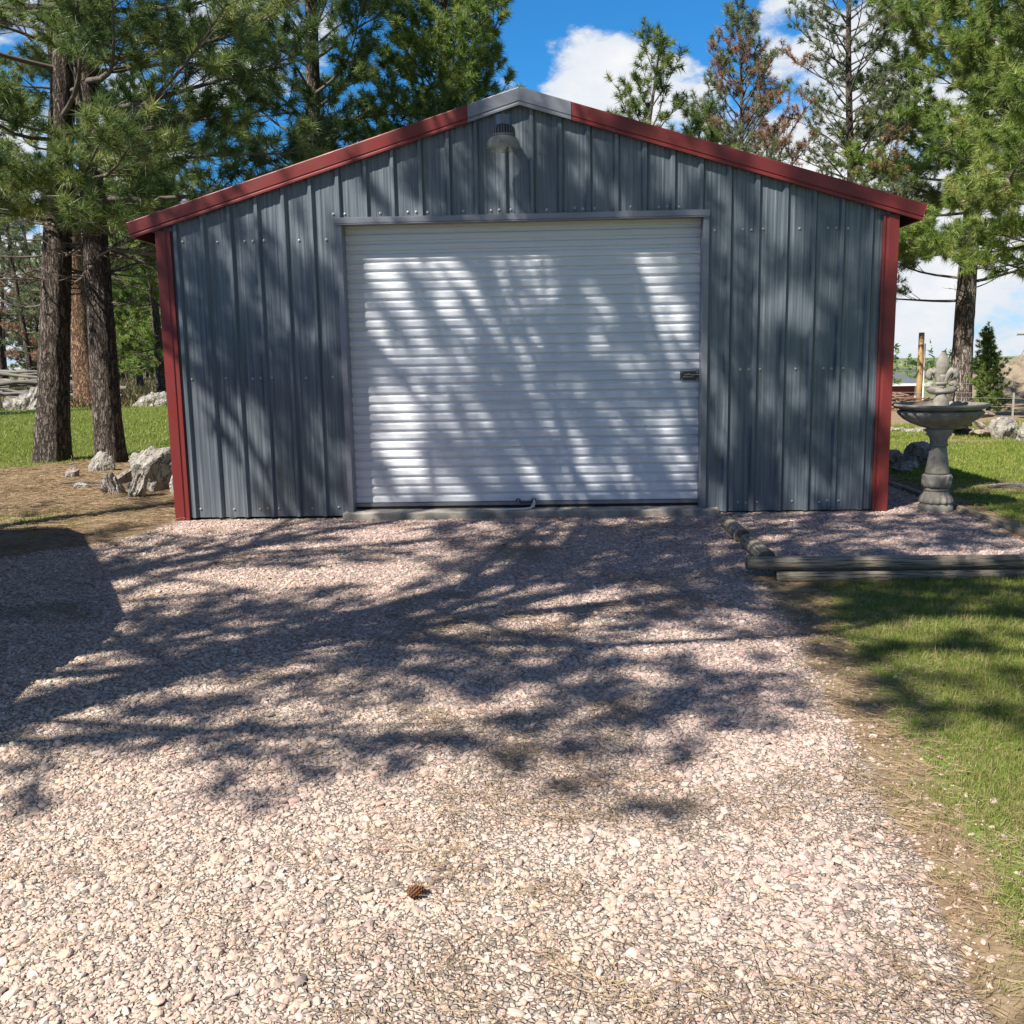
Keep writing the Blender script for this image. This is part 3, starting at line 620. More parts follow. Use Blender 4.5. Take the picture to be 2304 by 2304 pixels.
# door opening: head trim, jambs, reveal
m = MB(); m.box((-1.548, -.052, 2.452), (1.528, .012, 2.500)); m.box((-1.548, -.050, 2.440), (1.528, -.044, 2.452)); m.box((DX0+.002, .012, 2.452), (DX1-.002, .14, 2.47))
bevel(obj('door_head_trim', m.me('door_head_trim', GREYT), GA), .003, 1)
for sx, xo in ((-1, DX0), (1, DX1)):
    m = MB(); i = -sx
    m.prism([(xo-i*.004, -.034), (xo+i*.043, -.034), (xo+i*.043, .17), (xo+i*.035, .17), (xo+i*.035, -.026), (xo-i*.004, -.026)][::sx], 'z', .046, 2.4515)
    bevel(obj('door_jamb', m.me('door_jamb', GREYT), GA), .002, 1)
m = MB(); m.box((-1.50, .175, 2.40), (1.50, .60, 2.9)); m.box((-1.6, .62, .02), (1.6, .64, 2.9)); obj('door_housing', m.me('door_housing', BLACK), GA)
# threshold
m = MB(); m.box((-1.575, -.105, -.06), (1.632, .60, .046)); th = obj('threshold', m.me('threshold', CONC), GA); bevel(th, .008, 2)
# roller door
RD = MB(); zs = []; z = .100; pitch = .0795
while z < 2.50:
    zs += [(z, 0), (z+.004, -.0125), (z+.010, -.015), (z+.046, -.015), (z+.052, -.0125), (z+.057, 0), (z+.064, .002), (z+.0735, .002)]; z += pitch
zs = [(a, b) for a, b in zs if a < 2.475]
xs = np.linspace(-1.497, 1.480, 9); A = .135
for (z0, d0), (z1, d1) in zip(zs, zs[1:]):
    RD.add([(xs[0], A+d0, z0), (xs[-1], A+d0, z0), (xs[-1], A+d1, z1), (xs[0], A+d1, z1)], [(0, 1, 2, 3)])
door = obj('roller_door', RD.me('roller_door', DOOR), GA)
m = MB(); m.box((-1.496, .108, .072), (1.479, .150, .1005)); obj('bottom_bar', m.me('bottom_bar', GREYT), door)
m = MB(); m.box((-1.496, .116, .0465), (1.479, .146, .0715)); obj('rubber_seal', m.me('rubber_seal', BLACK), door)
# slide latch: plate, bolt, slots
LT = MB(); y = A-.016
LT.box((1.318, y-.008, 1.122), (1.4785, y, 1.200)); LT.box((1.322, y-.013, 1.182), (1.470, y-.008, 1.194)); LT.box((1.322, y-.012, 1.126), (1.470, y-.008, 1.134))
LT.box((1.350, y-.020, 1.166), (1.474, y-.008, 1.174), 1); LT.box((1.340, y-.016, 1.148), (1.430, y-.008, 1.156), 1); LT.tube([(1.375, y-.012, 1.170), (1.385, y-.030, 1.176), (1.40, y-.032, 1.170), (1.432, y-.020, 1.166)], .006, 8, 1)
for q in (1.33, 1.462):
    for zq in (1.131, 1.190): LT.tube([(q, y-.008, zq), (q, y-.016, zq)], .005, 8, 1)
lt = obj('slide_latch', LT.me('slide_latch', [DARKM, STEEL]), door); bevel(lt, .002, 1)
# bottom handle and pull rope
HD = MB()
for q in (-.075, .062): HD.tube([(q-.016, .106, .098), (q-.016, .090, .120), (q, .086, .128), (q+.016, .090, .120), (q+.016, .106, .098)], .0055, 8)
HD.box((-.062, .088, .086), (.05, .108, .098)); obj('lift_handle', HD.me('lift_handle', DARKM, True), door)
RP = MB(); RP.tube([(.062, .088, .120), (.070, .070, .100), (.062, .040, .070), (.03, .01, .0535), (-.06, -.03, .0525), (-.17, -.045, .0525), (-.27, -.055, .0525), (-.36, -.04, .0545)], .008, 6)
RP.tube([(.062, .088, .120), (.055, .062, .088), (.035, .03, .058), (-.02, .005, .0525), (-.12, -.012, .0525), (-.22, -.02, .0545)], .007, 6); obj('pull_rope', RP.me('pull_rope', ROPE, True), door)

# dusk-to-dawn lamp on the gable
LX, LY, LZ = -.135, -.255, 2.955
LA = empty('barn_lamp', (LX, LY, LZ), 'grey barn lamp with clear ribbed bowl under the gable peak', 'lamp')
m = MB(); m.lathe([(.116, 0), (.126, .005), (.130, .018), (.128, .045), (.120, .068), (.108, .086), (.094, .099), (.086, .104)], 48, (0, 0, 0), 0, lambda a, z: 1+.022*math.cos(24*a), cap=False)
obj('lens', m.me('lens', LENS, True), LA)
m = MB(); m.lathe([(.088, .100), (.098, .104), (.098, .112), (.060, .122), (.052, .130), (.052, .180), (.060, .186), (.060, .255), (.056, .262), (.02, .264)], 32)
for k in range(26):
    a = 2*math.pi*k/26; c, s_ = math.cos(a), math.sin(a)
    P = [(.050, .112), (.098, .112), (.094, .160), (.070, .182), (.050, .182)]; t = .0022
    V = [(r*c-s_*t*q, r*s_+c*t*q, z) for q in (-1, 1) for r, z in P]; n = 5
    m.add(V, [(i, (i+1) % n, n+(i+1) % n, n+i) for i in range(n)]+[tuple(range(n))[::-1], tuple(range(n, 2*n))])
obj('lamp_housing', m.me('lamp_housing', LAMPM), LA)
m = MB(); m.box((-.028, .04, .195), (.028, .236, .245)); m.box((-.05, .228, .13), (.05, .252, .27)); bevel(obj('wall_bracket', m.me('wall_bracket', LAMPM), LA), .004, 2)
m = MB(); m.lathe([(.014, .10), (.022, .085), (.034, .055), (.034, .03), (.022, .012), (.006, .006)], 20); obj('bulb', m.me('bulb', glass('frosted_bulb', (.8, .8, .78), .8), True), LA)

# ------------------------------------------------------------------ timber edging
def timber(name, a, b, r, label, group, flat=.88, seed=0, cat='timber'):
    a = np.array(a, float); b = np.array(b, float); L = np.linalg.norm(b-a); d = (b-a)/L; k = 20; n = max(4, int(L/.12))
    m = MB(); V = []
    for i in range(n+1):
        x_ = L*i/n-L/2
        for j in range(k):
            an = 2*math.pi*j/k; rr = r*(1+.06*(float(vn(np.array([x_*2.2+seed, math.cos(an)*1.5, math.sin(an)*1.5]), seed))-.5)*2)
            V.append((x_, rr*math.cos(an), np.clip(rr*math.sin(an), -r*flat, r*flat)))
    F = [(i*k+j, i*k+(j+1) % k, (i+1)*k+(j+1) % k, (i+1)*k+j) for i in range(n) for j in range(k)]
    m.add(V, F, 0); m.add(V[:k], [tuple(range(k))[::-1]], 1); m.add(V[-k:], [tuple(range(k))], 1)
    o = obj(name, m.me(name, [TIMBER, TIMBEREND], smooth=True)); o.location = (a+b)/2
    o.rotation_euler = Vector(d).to_track_quat('X', 'Z').to_euler(); tag(o, label, cat, group); return o
TG = 'landscape timbers edging the gravel bed'
timber('landscape_timber', (1.47, -2.005, -.012), (4.35, -2.035, -.012), .046, 'long weathered timber on top at front edge of gravel bed', TG, seed=1)
timber('landscape_timber', (1.66, -2.000, -.106), (4.35, -2.03, -.102), .046, 'long timber underneath, half buried at front edge of gravel bed', TG, seed=2)
timber('landscape_timber', (1.60, -.62, .018), (1.60, -1.22, .016), .056, 'short grey timber block nearer the roller door', TG, seed=3)
timber('landscape_timber', (1.625, -1.30, .0), (1.62, -1.92, -.004), .060, 'short timber block with rotten end above the long front timber', TG, seed=4)
timber('landscape_timber', (3.66, 2.1, -.005), (3.70, -1.93, -.005), .040, 'long slim timber running back beside the fountain along the lawn', TG, seed=5)

# ------------------------------------------------------------------ fountain
FT = empty('garden_fountain', (3.46, -.02, -.012), 'grey cast stone garden fountain with fleur finial beside the garage corner', 'fountain')
m = MB()
leaf = lambda n_, amp: (lambda a, z: 1+amp*math.cos(n_*a))
m.lathe([(.137, 0), (.140, .02), (.138, .055), (.128, .066), (.120, .074)], 40)
m.lathe([(.118, .0745), (.130, .085), (.132, .100), (.118, .135), (.100, .165), (.096, .178)], 64, mod=lambda a, z: 1+.075*math.cos(14*a)*(1 if z < .15 else .3))
m.lathe([(.094, .1785), (.100, .186), (.100, .200), (.094, .206)], 40)
m.lathe([(.092, .2065), (.116, .225), (.120, .26), (.114, .290), (.118, .306), (.110, .318), (.098, .322)], 64, mod=lambda a, z: 1+(.07*math.sin(9*a)*math.sin(z*55+2*math.sin(3*a))))
m.lathe([(.097, .3225), (.096, .340), (.085, .42), (.072, .49), (.066, .545), (.066, .556)], 40)
m.lathe([(.066, .5565), (.076, .560), (.078, .570), (.070, .578), (.067, .590), (.070, .615), (.082, .638), (.098, .648), (.100, .662), (.094, .668), (.104, .676), (.106, .700), (.100, .704)], 40)
obj('pedestal', m.me('pedestal', FSTONE, True), FT)
m = MB()
m.lathe([(.095, .7045), (.155, .722), (.23, .752), (.285, .785), (.322, .820), (.333, .842), (.328, .853), (.31, .857)], 144, mod=lambda a, z: 1+.10*(abs(math.sin(11*a))**.5-.75) if z < .85 else 1, cap=True)
m.lathe([(.300, .8575), (.310, .864), (.352, .876), (.378, .893), (.381, .905), (.372, .912), (.352, .911), (.335, .898), (.25, .855), (.10, .835), (.02, .832)], 72)
obj('bowl', m.me('bowl', FSTONE, True), FT)
m = MB(); fl = .62
def flat_lathe(prof, k=28, c=(0, 0, 0)):
    m.lathe(prof, k, c); m.V[-1] = m.V[-1]*np.array([1, fl, 1])
m.lathe([(.075, .832), (.070, .86), (.062, .93), (.056, .95), (.046, .965), (.040, .985), (.040, .992)], 28)
flat_lathe([(.05, .9925), (.078, 1.0), (.082, 1.013), (.072, 1.024), (.045, 1.03)])
flat_lathe([(.040, 1.025), (.036, 1.06), (.034, 1.10), (.038, 1.13), (.046, 1.15)])
flat_lathe([(.046, 1.066), (.052, 1.072), (.052, 1.082), (.046, 1.088)])
flat_lathe([(.028, 1.13), (.040, 1.165), (.052, 1.205), (.056, 1.232), (.050, 1.262), (.034, 1.298), (.016, 1.326), (.008, 1.335)])
def scroll(pts, rs):
    for sx in (1, -1):
        P = np.array([(sx*p[0], 0, p[1]) for p in pts]); t = np.linspace(0, len(P)-1, 26); q = np.stack([np.interp(t, range(len(P)), P[:, i]) for i in range(3)], -1)
        for _ in range(3): q[1:-1] = (q[:-2]+2*q[1:-1]+q[2:])/4
        m.tube(q, np.interp(t, range(len(P)), rs), 12)
scroll([(.020, 1.075), (.030, 1.115), (.050, 1.165), (.078, 1.182), (.104, 1.172), (.112, 1.145), (.100, 1.125), (.082, 1.130)], [.022, .025, .029, .031, .031, .029, .026, .022])
scroll([(.0, 1.018), (.045, 1.014), (.085, 1.022), (.108, 1.045), (.104, 1.070), (.084, 1.074), (.074, 1.060)], [.032, .032, .033, .031, .028, .025, .020])
obj('finial', m.me('finial', FSTONE, True), FT)
m = MB(); m.tube([(.085, .02, 1.035), (.115, .03, 1.065), (.128, .03, 1.05), (.122, .028, 1.0), (.112, .02, .94), (.110, .01, .86)], .005, 6); obj('water_hose', m.me('water_hose', BLACK, True), FT)
m = MB(); m.box((-.16, -.08, 0), (.16, .08, .012)); m.box((-.16, -.08, .012), (-.145, .08, .06)); m.box((.145, -.08, .012), (.16, .08, .06)); m.box((-.145, .066, .012), (.145, .08, .07))
sb = obj('splash_block', m.me('splash_block', CONC), None, (3.33, 1.05, .0), (R(3), R(-6), R(70))); tag(sb, 'grey open ended splash block on gravel behind the fountain', 'splash block')

# ------------------------------------------------------------------ rocks
def rock(name, loc, dims, seed, label, mat=ROCK, group=None, cuts=11, sub=5, rot=(0, 0, 0), strata=0, rough=.16, lo=.55, cat='rock'):
    V, F = faceted(sub, seed, cuts, lo, .95, rough)
    if strata:   # slate-like upright layers
        w = V[:, 0]*math.cos(seed)+V[:, 1]*math.sin(seed)+.25*V[:, 2]; t = fbm(np.stack([w*strata, V[:, 2]*.7, w*0+seed], -1), 3, seed+3); V = V*(1+.45*(t-.5))[:, None]; V[:, 2] += .5*(t-.5)
    V = V*(1+.20*(fbm(V*2.6+seed, 5, seed+5)-.5)+.07*(fbm(V*11, 3, seed+6)-.5))[:, None]
    o = obj(name, mesh(name, V*np.array(dims)/2, [(F, 0)], mat, smooth=False), None, (loc[0], loc[1], float(gz(loc[0], loc[1]))+loc[2]), rot)
    return tag(o, label, cat, group)
RG = 'rocks by the left corner of the garage'
rock('rock', (-3.98, 1.90, .17), (.66, .5, .62), 3, 'large pale lichen covered rock beside the left red corner', ROCKPALE, RG, rot=(.1, .25, .4), strata=2.5)
rock('rock', (-3.58, 1.62, .18), (.30, .40, .60), 8, 'dark split slab leaning between the large lichen rock and garage', ROCK, RG, rot=(.05, .3, .2), strata=5)
rock('rock', (-4.32, 1.62, .07), (.24, .26, .32), 12, 'small upright shard in front of the large lichen rock', ROCK, RG, rot=(.15, -.2, .5), strata=5)
rock('rock', (-3.98, 1.38, .09), (.24, .22, .34), 15, 'brown jagged shard at the foot of the large lichen rock', ROCK, RG, rot=(-.1, .3, .9), strata=6)
rock('rock', (-5.40, 3.72, .06), (.34, .30, .40), 21, 'white blocky rock at the foot of the right leaning trunk', ROCKPALE, RG, rot=(0, .1, .2))
rock('rock', (-4.60, 2.45, .04), (.15, .34, .26), 23, 'grey slab tilted up on the needles in front of the trunks', ROCK, RG, rot=(.5, .6, -.5), cuts=14)
rock('rock', (-5.46, 3.05, .06), (.22, .18, .20), 25, 'small brownish rock left of the white blocky rock', ROCKRED, RG)
rock('rock', (-4.92, 2.15, .02), (.22, .16, .09), 27, 'flat pale stone lying lowest on the needles', ROCKPALE, RG)
rock('rock', (-4.62, 3.45, .10), (.42, .25, .34), 29, 'dark slab in shade just right of the leaning trunk', ROCK, RG, rot=(.1, .5, .2), strata=3)
rock('rock', (-4.32, 3.0, .13), (.16, .22, .44), 31, 'dark pointed slab behind the large lichen rock', ROCK, RG, rot=(-.1, .55, .1), strata=3)
rock('rock', (-15.6, 21.2, .02), (1.5, 1.1, 1.3), 41, 'dark jagged weathered boulder at far left lawn edge', ROCK, 'rocks along the far left lawn edge', rot=(0, .3, .3), strata=5)
rock('rock', (-12.3, 22.3, .0), (1.2, .9, 1.1), 43, 'pale wedge shaped boulder on far left lawn edge', ROCKPALE, 'rocks along the far left lawn edge', rot=(0, .2, .1), strata=4)
rock('rock', (-11.2, 21.3, .35), (.55, .5, 1.5), 45, 'tall upright standing stone at the far lawn edge by garage', ROCKPALE, 'rocks along the far left lawn edge', rot=(.1, .1, .1), strata=4)
rock('rock', (-13.2, 21.1, .08), (.75, .5, .32), 47, 'low pale rock at the foot of the reddish trunk', ROCKPALE, 'rocks along the far left lawn edge')
RR = 'rocks on the right lawn'
rock('rock', (4.56, 3.2, .11), (.46, .40, .36), 51, 'rounded pale boulder directly behind the fountain pedestal', ROCKPALE, RR, cuts=8, lo=.7)
for i, (x_, y_, sx_, h_, lab) in enumerate([(4.28, 2.95, .34, .13, 'flat slab nearest the red corner behind fountain'), (4.33, 3.5, .40, .22, 'thin brown slab propped behind the flat slabs'), (4.12, 2.55, .26, .10, 'small low slab lying in front of the others near red corner')]):
    rock('rock', (x_, y_, h_*.3), (sx_, sx_*.8, h_), 60+i, lab, [ROCKPALE, ROCKRED, ROCKPALE][i], RR, rot=(.1*i, -.12, i))
rock('rock', (7.02, 6.55, .13), (.40, .36, .44), 71, 'rounded boulder at the right end of the slab pile', ROCKPALE, RR, cuts=7, lo=.75)
rock('rock', (7.28, 5.95, .12), (.70, .5, .46), 73, 'wide pale boulder at the right edge of the lawn', ROCKPALE, RR, cuts=7, lo=.75)
rock('rock', (7.95, 6.9, .16), (.60, .5, .50), 75, 'boulder behind the wide pale boulder at lawn edge', ROCKPALE, RR, cuts=7, lo=.75)
rock('rock', (4.72, 1.35, .0), (.40, .26, .07), 77, 'flat stone sunk in bare patch of right lawn', ROCKPALE, RR)
for i in range(22):
    t = i/21; r_ = np.random.default_rng(400+i); lay = i % 4
    rock('stone_slab', (6.15+.62*r_.random()+.15, 7.6-.75*t+.1*r_.normal(), .05+.095*lay+.02*r_.random()), (.42+.2*r_.random(), .30, .10+.05*r_.random()), 500+i, 'flat brown slab in the stacked stone pile at lawn edge', ROCKRED if i % 3 else ROCKPALE, 'slabs of the stacked stone pile', rot=(r_.normal()*.12, r_.normal()*.22, r_.uniform(0, 3)), sub=3)
for i in range(9):
    r_ = np.random.default_rng(700+i); rock('edge_stone', (5.55+.12*i+.1*r_.random(), 8.35-.14*i+.1*r_.normal(), .03), (.22+.12*r_.random(), .2, .16), 720+i, 'small stone in the row along far edge of right lawn', ROCKPALE, 'stones along the right lawn edge', sub=3)
for i, (x_, y_) in enumerate([(2.10, -.66), (2.42, -.72)]):
    rock('rock', (x_, y_, .012), (.20, .11, .06), 81+i, ['flat brown stone on gravel in front of right wall, left one', 'smaller flat stone on gravel in front of right wall, right one'][i], ROCKRED, 'flat stones on the gravel bed', sub=3, rot=(0, 0, .2*i))

# sticks and cone
m = MB(); m.tube([(-.62, .10, .01), (-.30, .06, .045), (-.12, .05, .05), (.1, -.02, .035), (.32, -.10, .015), (.62, -.16, .012)], [.006, .012, .014, .013, .011, .005], 7)
st = obj('fallen_branch', m.me('fallen_branch', TWIG, True), None, (-4.85, 2.35, 0), (0, 0, .05)); tag(st, 'thin dead branch lying on the needles among the left rocks', 'branch')
m = MB(); V0, F0 = ico(2)
m.add(V0*np.array([.040, .026, .024]), F0.tolist())
for k in range(70):
    t = k/70; a = k*2.399; xx = -.038+.076*t; r_ = .027*math.sin(math.pi*min(1, .12+t*.8))+.004; c, s_ = math.cos(a), math.sin(a)
    p = np.array([xx, r_*c*.8, r_*s_*.8]); o_ = np.array([.010, c*.016, s_*.016]); wv = np.array([0, -s_, c])*.008
    m.add([p-wv, p+wv, p+o_+wv*.6, p+o_-wv*.6, p+o_*1.05+np.array([-.004, 0, 0])], [(0, 1, 2, 3), (3, 2, 4)])
CONE = NM('pine_cone_scale'); CONE.set('Base Color', (.17, .075, .035)); CONE.set('Roughness', .6)
pc = obj('pine_cone', m.me('pine_cone', CONE.m), None, (-.235, -5.60, float(gz(-.235, -5.6))+.020), (.2, -.1, .35)); pc.scale = (.62, .62, .62); tag(pc, 'brown open pine cone on the sunlit gravel in the foreground', 'pine cone')

# ------------------------------------------------------------------ pines
def frames(D, spin):
    D = D/(np.linalg.norm(D, axis=-1, keepdims=True)+1e-9); ref = np.where(np.abs(D[:, 2:3]) > .9, np.array([1., 0, 0]), np.array([0, 0, 1.]))
    A = np.cross(D, ref); A /= np.linalg.norm(A, axis=-1, keepdims=True); B = np.cross(D, A); c, s_ = np.cos(spin)[:, None], np.sin(spin)[:, None]
    return A*c+B*s_, B*c-A*s_, D
def pine_geo(H, r0, cb, Rc, seed, limbs=70, dens=1.0, nl=.16, nw=.005, nn=34, lean=(0, 0), dead=0.0, bare=.35, droop=-12, topup=52, sides=16, rings=40, flare=1.35, sp=.24, deadlow=6, twig=.010, shape=.8, tintb=(.05, .82), zmax=None, disp=.05, wob=.25, custom=()):
    nn = int(nn*1.45); nw *= 1.4; dens *= 1.3; nl *= 1.06
    r = np.random.default_rng(seed)
    def axis_pt(z):
        z = np.asarray(z, float); t = z/H
        w = wob*np.stack([np.sin(t*4.1+seed)-math.sin(seed), np.sin(t*3.3+seed*2)-math.sin(seed*2)], -1)*t[..., None]
        return np.stack([lean[0]*t+w[..., 0], lean[1]*t+w[..., 1], z], -1)
    rad = lambda z: r0*(np.clip(1-np.asarray(z)/H, .0, 1)**.85)*(1+(flare-1)*np.exp(-np.asarray(z)/.35))+.012
    zt = np.concatenate([[-.3], np.linspace(0, H*.995, rings)**1.0]) if rings < 60 else np.concatenate([[-.3], np.linspace(0, 7, rings-20), np.linspace(7.3, H*.995, 20)])
    P = axis_pt(zt); a = np.arange(sides)*2*np.pi/sides
    ca = np.stack([np.cos(a), np.sin(a)], -1)
    rr = rad(np.clip(zt, 0, None))[:, None]*(1+0*a)
    q = np.stack(np.broadcast_arrays(ca[None, :, 0]*3.2*(r0/.25), ca[None, :, 1]*3.2*(r0/.25), zt[:, None]*1.3), -1)
    ridge = 1-np.abs(fbm(q*1.6, 3, seed)*2-1); rr = rr*(1+disp*2.2*(ridge-.75)+disp*1.2*(vn(q*np.array([3., 3, 2.2]), seed+3)-.5))
    # root flare lobes
    rr = rr*(1+.10*np.exp(-np.clip(zt, 0, None)/.22)[:, None]*np.cos(5*a+seed)[None])
    V = np.stack([P[:, 0:1]+rr*ca[None, :, 0], P[:, 1:2]+rr*ca[None, :, 1], np.broadcast_to(P[:, 2:3], rr.shape)], -1).reshape(-1, 3)
    n = len(zt); i = np.arange(n-1)[:, None]; j = np.arange(sides)[None]
    F = np.stack([i*sides+j, i*sides+(j+1) % sides, (i+1)*sides+(j+1) % sides, (i+1)*sides+j], -1).reshape(-1, 4)
    trunk = (V, F)
    # limbs
    LP, LR, SPt, SR, TP, TD, TS, TT = [], [], [], [], [], [], [], []
    nlv = 8; s = np.linspace(0, 1, nlv)
    lim = []
    for k in range(limbs):
        t = ((k+r.uniform(0, 1))/limbs)**1.0; z = cb+(H-cb)*t*.985
        az = k*2.399+r.normal(0, .5)
        L = Rc*(max(0.04, 1-t)**shape)*r.uniform(.6, 1.12)*min(1, .62+t*2.2)+min(.25, .14*Rc)
        e = R(droop+(topup-droop)*t**.9+r.normal(0, 9)); lim.append((z, az, L, e, r.random() < dead, 1))
    for k in range(deadlow):
        z = cb*r.uniform(.72, 1.1); lim.append((z, r.uniform(0, 6.28), Rc*r.uniform(.15, .4), R(r.uniform(-25, 15)), True, 0))
    for c_ in custom: lim.append((c_[0], R(c_[1]), c_[2], R(c_[3]), False, c_[4] if len(c_) > 4 else 1))
    for z, az, L, e, isdead, leafy in lim:
        if zmax and z > zmax: continue
        o = axis_pt(z); d = np.array([math.cos(az)*math.cos(e), math.sin(az)*math.cos(e), math.sin(e)])
        side = np.array([-math.sin(az), math.cos(az), 0])
        w1, w2 = r.normal(0, .10), r.normal(0, .07)
        p = o+d*(s*L)[:, None]+side*(w1*L*np.sin(s*3.0))[:, None]+np.array([0, 0, 1.])*((.20*L*s**2.2)+w2*L*np.sin(s*4.5)*s)[:, None]
        rl = max(.006, min(.055, .013*L+.006, r0*.45))
        LP.append(p); LR.append(rl*(1-.86*s))
        T = np.gradient(p, axis=0); T /= np.linalg.norm(T, axis=1, keepdims=True)
        ns = int(L/sp*dens)+2
        for q in range(ns):
            u = bare+(1-bare)*(q+r.uniform(.2, .9))/ns if leafy else r.uniform(.3, 1)
            u = min(u, .995); f = u*(nlv-1); i0 = int(f); pp = p[i0]+(p[min(i0+1, nlv-1)]-p[i0])*(f-i0); tt = T[i0]
            sg = 1 if q % 2 else -1; sd_ = np.cross(tt, [0, 0, 1.]); sd_ /= np.linalg.norm(sd_)+1e-9
            dd = tt*r.uniform(.45, .9)+sd_*sg*r.uniform(.35, .95)+np.array([0, 0, 1.])*r.uniform(-.35, .8); dd /= np.linalg.norm(dd)
            ls = np.clip((.30+.45*(1-u))*L*r.uniform(.35, .7), .12, .85)
            s4 = np.linspace(0, 1, 4); sp_ = pp+dd*(s4*ls)[:, None]+np.array([0, 0, 1.])*(.16*ls*s4**2)[:, None]+r.normal(0, .03*ls, 3)*s4[:, None]
            SPt.append(sp_); SR.append(twig*min(1, .45+ls)*(1-.72*s4))
            if not leafy: continue
            tip = sp_[3]; td = sp_[3]-sp_[2]; td /= np.linalg.norm(td)
            nt_ = 1+int(ls/.17+r.uniform(0, .8))
            base_t = r.uniform(*tintb)
            for h in range(nt_):
                if h == 0: tp, dr = tip, td
                else:
                    v = r.uniform(.35, .95); g_ = v*3; g0 = int(g_); bp = sp_[g0]+(sp_[min(g0+1, 3)]-sp_[g0])*(g_-g0)
                    dr = td*.7+r.normal(0, .55, 3)+np.array([0, 0, .25]); dr /= np.linalg.norm(dr); tl = r.uniform(.06, .16); tp = bp+dr*tl
                    SPt.append(bp+dr*(s4*tl)[:, None]); SR.append(twig*.4*(1-.5*s4))
                TP.append(tp); TD.append(dr); TS.append(r.uniform(.75, 1.15)); TT.append(r.uniform(.9, 1.0) if isdead else np.clip(base_t+r.normal(0, .10), 0, .85))
        if leafy:
            TP.append(p[-1]); TD.append(T[-1]); TS.append(1.1); TT.append(r.uniform(.9, 1.0) if isdead else r.uniform(*tintb))
    bv, bf = tubes(np.array(LP), np.array(LR), 6)
    sv, sf = tubes(np.array(SPt), np.array(SR), 3)
    trunk_v = np.concatenate([trunk[0], bv, sv]); no = len(trunk[0]); nb = len(bv)
    TP, TD, TS, TT = map(np.array, (TP, TD, TS, TT)); m_ = len(TP)
    # bottle-brush tufts
    A, B, D = frames(TD, r.uniform(0, 6.28, m_))
    th = np.arccos(r.uniform(math.cos(R(78)), math.cos(R(12)), (m_, nn))); ph = r.uniform(0, 2*np.pi, (m_, nn)); ll = nl*TS[:, None]*r.uniform(.6, 1.1, (m_, nn))
    off = -r.uniform(0, 1, (m_, nn))**1.2*nl*.85*TS[:, None]
    dirs = (np.sin(th)*np.cos(ph))[..., None]*A[:, None]+(np.sin(th)*np.sin(ph))[..., None]*B[:, None]+np.cos(th)[..., None]*D[:, None]
    dirs[..., 2] -= .10; b0 = TP[:, None]+D[:, None]*off[..., None]
    wv = np.cross(dirs, r.normal(size=(m_, nn, 3))); wv /= np.linalg.norm(wv, axis=-1, keepdims=True)+1e-9; wv *= nw/2
    tipp = b0+dirs*ll[..., None]
    NV = np.stack([b0-wv, b0+wv, tipp], 2).reshape(-1, 3); NF = np.arange(len(NV)).reshape(-1, 3)
    tint = np.repeat(TT, nn*3)+np.repeat(r.normal(0, .03, m_*nn), 3)*(np.repeat(TT, nn*3) < .86)
    return (trunk_v, [(trunk[1], 0), (bf+no, 1), (sf+no+nb, 1)]), (NV, NF, np.clip(tint, 0, 1))
def pine_mesh(geo, bark=BARK, needle=NEEDLE):
    (tv, tf), (nv, nf, ti) = geo
    return mesh('pine_trunk', tv, tf, [bark, TWIG], smooth=[True, True, True]), mesh('pine_crown', nv, [(nf, 0)], needle, {'tint': ti})
def pine(name, label, loc, cat='pine tree', group=None, rz=0, bark=BARK, needle=NEEDLE, meshes=None, sc=1, **kw):
    z = float(gz(loc[0], loc[1])) if len(loc) == 2 else loc[2]
    t = empty(name, (loc[0], loc[1], z), label, cat, group, rz); t.scale = (sc, sc, sc)
    tm, cm = meshes or pine_mesh(pine_geo(**kw), bark, needle)
    obj('trunk', tm, t); obj('crown', cm, t); return t

# the two trunks left of the garage
pine('pine_tree', 'tall dark pine, left of the two trunks beside the garage', (-6.78, 5.13), H=13, r0=.21, cb=3.0, Rc=3.3, seed=11, limbs=54, dens=1.05, flare=1.2, nl=.19, nw=.0062, nn=44, lean=(1.45, .2), sides=44, rings=150, deadlow=16, disp=.06, wob=.1, custom=((3.0, 10, 2.3, -18), (3.6, -50, 2.6, -6), (4.2, -10, 3.0, 0), (3.3, -95, 2.0, -12), (4.6, -60, 2.8, 8)))
pine('pine_tree', 'dark pine with leaning trunk, right of the two beside the garage', (-5.79, 4.79), H=13, r0=.178, cb=2.8, Rc=3.1, seed=23, limbs=50, dens=1.05, flare=1.15, nl=.19, nw=.0062, nn=44, lean=(.1, .3), sides=44, rings=150, deadlow=16, disp=.06, wob=.1, custom=((2.9, -20, 2.4, -14), (3.5, 15, 2.8, -4), (4.3, -35, 3.0, 6), (5.2, 10, 3.2, 4), (3.2, -70, 1.8, -20)))
# behind the garage, left to right
BG = 'pines rising behind the garage roof'
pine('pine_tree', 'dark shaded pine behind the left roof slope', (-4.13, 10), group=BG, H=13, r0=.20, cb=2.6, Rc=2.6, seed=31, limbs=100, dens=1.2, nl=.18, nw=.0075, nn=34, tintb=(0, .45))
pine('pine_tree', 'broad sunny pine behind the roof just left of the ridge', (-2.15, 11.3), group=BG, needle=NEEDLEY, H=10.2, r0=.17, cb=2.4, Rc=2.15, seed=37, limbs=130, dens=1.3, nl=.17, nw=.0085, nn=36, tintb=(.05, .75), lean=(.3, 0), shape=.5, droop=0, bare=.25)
pine('pine_tree', 'young green pine with upright shoots right of the ridge', (2.04, 10.5), group=BG, H=6.85, r0=.08, cb=2.2, Rc=1.75, seed=41, limbs=34, dens=1.35, bare=.2, nl=.15, nw=.008, nn=34, droop=25, topup=65, sp=.3, shape=.7)
